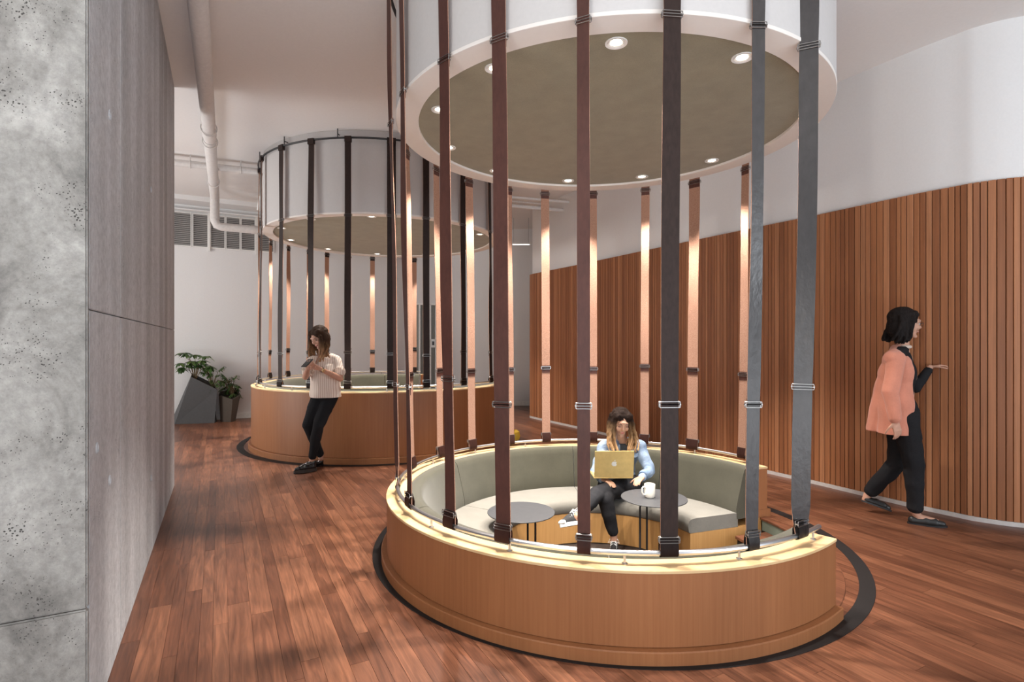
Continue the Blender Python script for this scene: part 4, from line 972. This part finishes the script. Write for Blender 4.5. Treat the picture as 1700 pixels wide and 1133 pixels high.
M['hairB'] = hairmat('balayage_hair', (.50, .72, (.46, .27, .13), (.020, .011, .008)))
bm = bmesh.new(); ell(bm, (0, .030, .042), (.086, .098, .086), H); ell(bm, (0, .055, -.02), (.080, .062, .09), H)
for s_ in (-1, 1): ell(bm, (s_*.050, -.018, .072), (.038, .048, .036), H)
hair_strands(bm, H, [[(s_*.066, y, .05), (s_*.078, y+.002, 0), (s_*.086, y+.0, -.06), (s_*.093, y-.012, -.12), (s_*.094, y-.03, -.18), (s_*(.078), y-.05, -.245)] for s_ in (-1, 1) for y in (-.02, .02, .055)], .016, 5, 4, .014)
organic('hair', bm, M['hairB'], wb, .0058, 2, (38, .006))
cv = plain('sneaker_black', (.02, .02, .022), .8)
an = anL; shoe(wb, an+Vector((0, 0, .02)), Vector((an.x+.02, an.y+.045, -.300)), Vector((an.x-.045, an.y-.185, -.300)), cv, M['white'], .085, .042, .022, laces=True)
an = anR; heel = an+Vector((.045, .01, -.075)); shoe(wb, an+Vector((-.03, 0, .0)), heel, heel+Vector((-.195, -.13, .015)), cv, M['white'], .085, .042, .022, laces=True)
# laptop, an open clamshell on her lap with its back to the camera
lp = thing('laptop', 'open gold laptop with a white fruit logo on the seated woman\'s lap', 'laptop')
alu = plain('gold_aluminium', (.66, .49, .20), .35, .55); kb = plain('laptop_keys', (.02, .02, .02), .5)
c0 = PZ(1019, 4.43, 0); zb = .288
ML = Matrix.Translation((c0.x, 4.43, zb)) @ Matrix.Rotation(.03, 4, 'Z')
def rbox(name, x0, x1, y0, y1, z0, z1, Mx, mat, par, bev=.004):
    bm = bmesh.new(); box(bm, x0, x1, y0, y1, z0, z1); bmesh.ops.recalc_face_normals(bm, faces=bm.faces)
    bmesh.ops.bevel(bm, geom=bm.edges[:], offset=bev, segments=3, affect='EDGES')
    for v in bm.verts: v.co = Mx @ v.co
    return obj(name, bm, mat, par)
rbox('keyboard_base', -.16, .16, .0, .225, 0, .012, ML, alu, lp)
bm = bmesh.new()
for r_ in range(5):
    for c_ in range(13): box(bm, -.142+c_*.022, -.142+c_*.022+.018, .02+r_*.021, .02+r_*.021+.017, .0115, .0135, ML)
o = obj('keys', bm, kb, lp, False); o['kind'] = 'stuff'
MS = ML @ Matrix.Translation((0, .002, .014)) @ Matrix.Rotation(math.radians(9), 4, 'X')
scn = rbox('screen_lid', -.16, .16, -.004, .003, 0, .222, MS, alu, lp, .0025)
bm = bmesh.new(); box(bm, -.152, .152, .0031, .0036, .008, .215, MS); o = obj('display', bm, emit('laptop_display', (.75, .82, 1), .8), None, False); o.parent = scn
def logo_poly(n=48):
    pts = []
    for k in range(n):
        a = 2*PI*k/n; x = math.sin(a); z = math.cos(a)
        r = 1.0+.10*abs(math.sin(a))-.10*math.exp(-((a-PI)/.30)**2)-.20*math.exp(-(min(a, 2*PI-a)/.35)**2)
        x, z = r*x*.92, r*z*.95
        d_ = math.hypot(x-1.22, z-.12)
        if d_ < .52: x, z = 1.22+(x-1.22)*.52/d_, .12+(z-.12)*.52/d_
        pts.append((x, z))
    return pts
bm = bmesh.new(); S_ = .022
f_ = bm.faces.new([bm.verts.new(MS @ Vector((x*S_, -.0045, .113+z*S_))) for x, z in logo_poly()])
lf = [(math.sin(t_)*.22, t_) for t_ in ()]
leafp = []
for k in range(16):
    a = 2*PI*k/16; u1 = math.cos(a)*.36; v1 = math.sin(a)*.15*(1-abs(math.cos(a))*.3); leafp.append((.16+u1*.55-v1*.8, 1.22+u1*.8+v1*.55))
bm.faces.new([bm.verts.new(MS @ Vector((x*S_, -.0045, .113+z*S_))) for x, z in leafp])
bmesh.ops.solidify(bm, geom=bm.faces[:], thickness=.0006); o = obj('logo', bm, M['white'], None, False); o.parent = scn; o['label'] = 'white bitten apple logo'

# ---- woman walking along the slatted wall
wc = thing('person', 'dark-haired woman with glasses and a long coral coat walking along the slatted wall', 'person', (3.0, 4.2, 0))
pel, chest, neck = P(1500, 684, 4.28), P(1499, 622, 4.24), P(1499, 577, 4.22)
hc_ = P(1504, 538, 4.20); shL, shR = P(1495, 596, 4.40), P(1489, 596, 4.06)
elR, wrR = P(1477, 652, 4.00), P(1486, 700, 3.95); elL, wrL = P(1520, 645, 4.46), P(1544, 610, 4.44)
hipR, knR, anR = P(1503, 695, 4.20), P(1517, 772, 4.17), P(1520, 852, 4.19)
hipL, knL, anL = P(1497, 695, 4.36), P(1489, 770, 4.38), P(1440, 822, 4.50)
H = head_frame(hc_, 1.35, .12, 0, 1.0)
bm = bmesh.new(); torso(bm, pel, chest, neck, shL, shR, .115, .110, .078, .038); head(bm, H)
chain(bm, [neck-Vector((0, 0, .03)), H @ Vector((0, .02, -.05))], [.045, .046])
for a, b, c in ((shL, elL, wrL), (shR, elR, wrR)): chain(bm, [a, a.lerp(b, .5), b, b.lerp(c, .35), c], [.042, .038, .032, .032, .022])
for a, b, c in ((hipL, knL, anL), (hipR, knR, anR)): chain(bm, [a, a.lerp(b, .5), b, b.lerp(c, .35), c], [.078, .064, .046, .048, .030])
chain(bm, [anR, anR+Vector((.02, -.0, -.035)), anR+Vector((.12, -.05, -.05))], [.030, .032, .022]); chain(bm, [anL, anL+Vector((-.01, 0, -.04)), anL+Vector((.10, -.04, -.085))], [.030, .032, .022])
hand(bm, wrR, (.25, 0, -1), (0, 1, .0), -1, .5, s_=.9); hand(bm, wrL, (.92, -.1, .15), (.1, -.2, -1), -1, .6, s_=.9)
body = organic('body', bm, SK, wc, .005, 4); face_parts(H, wc, body, glasses=True, closed=False)
bm = bmesh.new(); torso(bm, pel+Vector((0, 0, .03)), chest, neck, shL, shR, .128, .124, .078, .050)
for a, b, c in ((shL, elL, wrL),): chain(bm, [a, a.lerp(b, .5), b, b.lerp(c, .4), c+(b-c).normalized()*.03], [.054, .050, .044, .040, .034])
organic('top', bm, M['black_cloth'], wc, .008, 3, (10, .010), [(neck+Vector((0, 0, .008)), Vector((0, 0, 1)))])
bm = bmesh.new()
for a, b, c in ((hipL, knL, anL), (hipR, knR, anR)): chain(bm, [a, a.lerp(b, .4), b, b.lerp(c, .35), c+(b-c).normalized()*.05], [.098, .088, .070, .066, .056])
ell(bm, (0, 0, 0), (.105, .150, .11), Matrix.Translation(pel+Vector((-.02, 0, 0))))
organic('trousers', bm, M['black_cloth'], wc, .008, 3, (14, .008))
bm = bmesh.new(); back_ = Vector((-.045, 0, 0))
torso(bm, pel+back_, chest+back_, neck+back_+Vector((0, 0, -.005)), shL+back_*.5, shR+back_*.5, .150, .135, .115, .058)
chain(bm, [chest+back_, pel+back_*1.6+Vector((-.03, -.05, -.14))], [.125, .125]); chain(bm, [chest+back_, pel+back_*1.6+Vector((-.03, .08, -.14))], [.125, .125])
chain(bm, [shR, shR.lerp(elR, .5), elR, elR.lerp(wrR, .5), wrR+(elR-wrR).normalized()*.02], [.062, .060, .054, .050, .046])
o = organic('long_coat', bm, M['coral'], wc, .008, 3, (7, .016), [(neck+Vector((0, 0, .02)), Vector((0, 0, 1))), (pel+Vector((0, 0, -.16)), Vector((0, 0, -1))), (chest+Vector((.005, 0, 0)), Vector((1, 0, .02)))])
m_ = o.modifiers.new('thickness', 'SOLIDIFY'); m_.thickness = .006
bm = bmesh.new(); tube(bm, [neck+Vector((.047*math.cos(a)-.004, .052*math.sin(a), .004)) for a in [2*PI*k/20 for k in range(20)]], .013, 8, closed=True); sub('collar', bm, plain('collar_cream', (.62, .52, .44), .8), wc, wc)
M['hairC'] = hairmat('black_hair', (1.3, 1.7, (.012, .010, .010), (.018, .014, .013)))
bm = bmesh.new(); ell(bm, (0, .030, .042), (.088, .102, .088), H); ell(bm, (0, .065, -.02), (.080, .062, .10), H)
for s_ in (-1, 1): ell(bm, (s_*.048, -.014, .072), (.038, .046, .034), H)
hair_strands(bm, H, [[(s_*.066, y, .05), (s_*.080, y+.008, 0), (s_*.082, y+.022, -.06), (s_*.075, y+.038, -.12), (s_*.06, y+.05, -.15)] for s_ in (-1, 1) for y in (.0, .03, .065)], .018, 5, 5, .012)
organic('hair', bm, M['hairC'], wc, .006, 2, (38, .005))
fl = plain('flat_black', (.02, .02, .02), .4)
shoe(wc, anR+Vector((-.01, 0, .02)), Vector((anR.x-.045, anR.y+.02, .0)), Vector((anR.x+.185, anR.y-.075, .0)), fl, M['black'], .050, .040, .008, low=True, name='flat_shoe')
hl = anL+Vector((-.045, .0, -.055)); shoe(wc, anL, hl, Vector((anL.x+.155, anL.y-.06, .015)), fl, M['black'], .050, .040, .008, low=True, name='flat_shoe')
bpy.data.batch_remove(DEAD+[TMP])
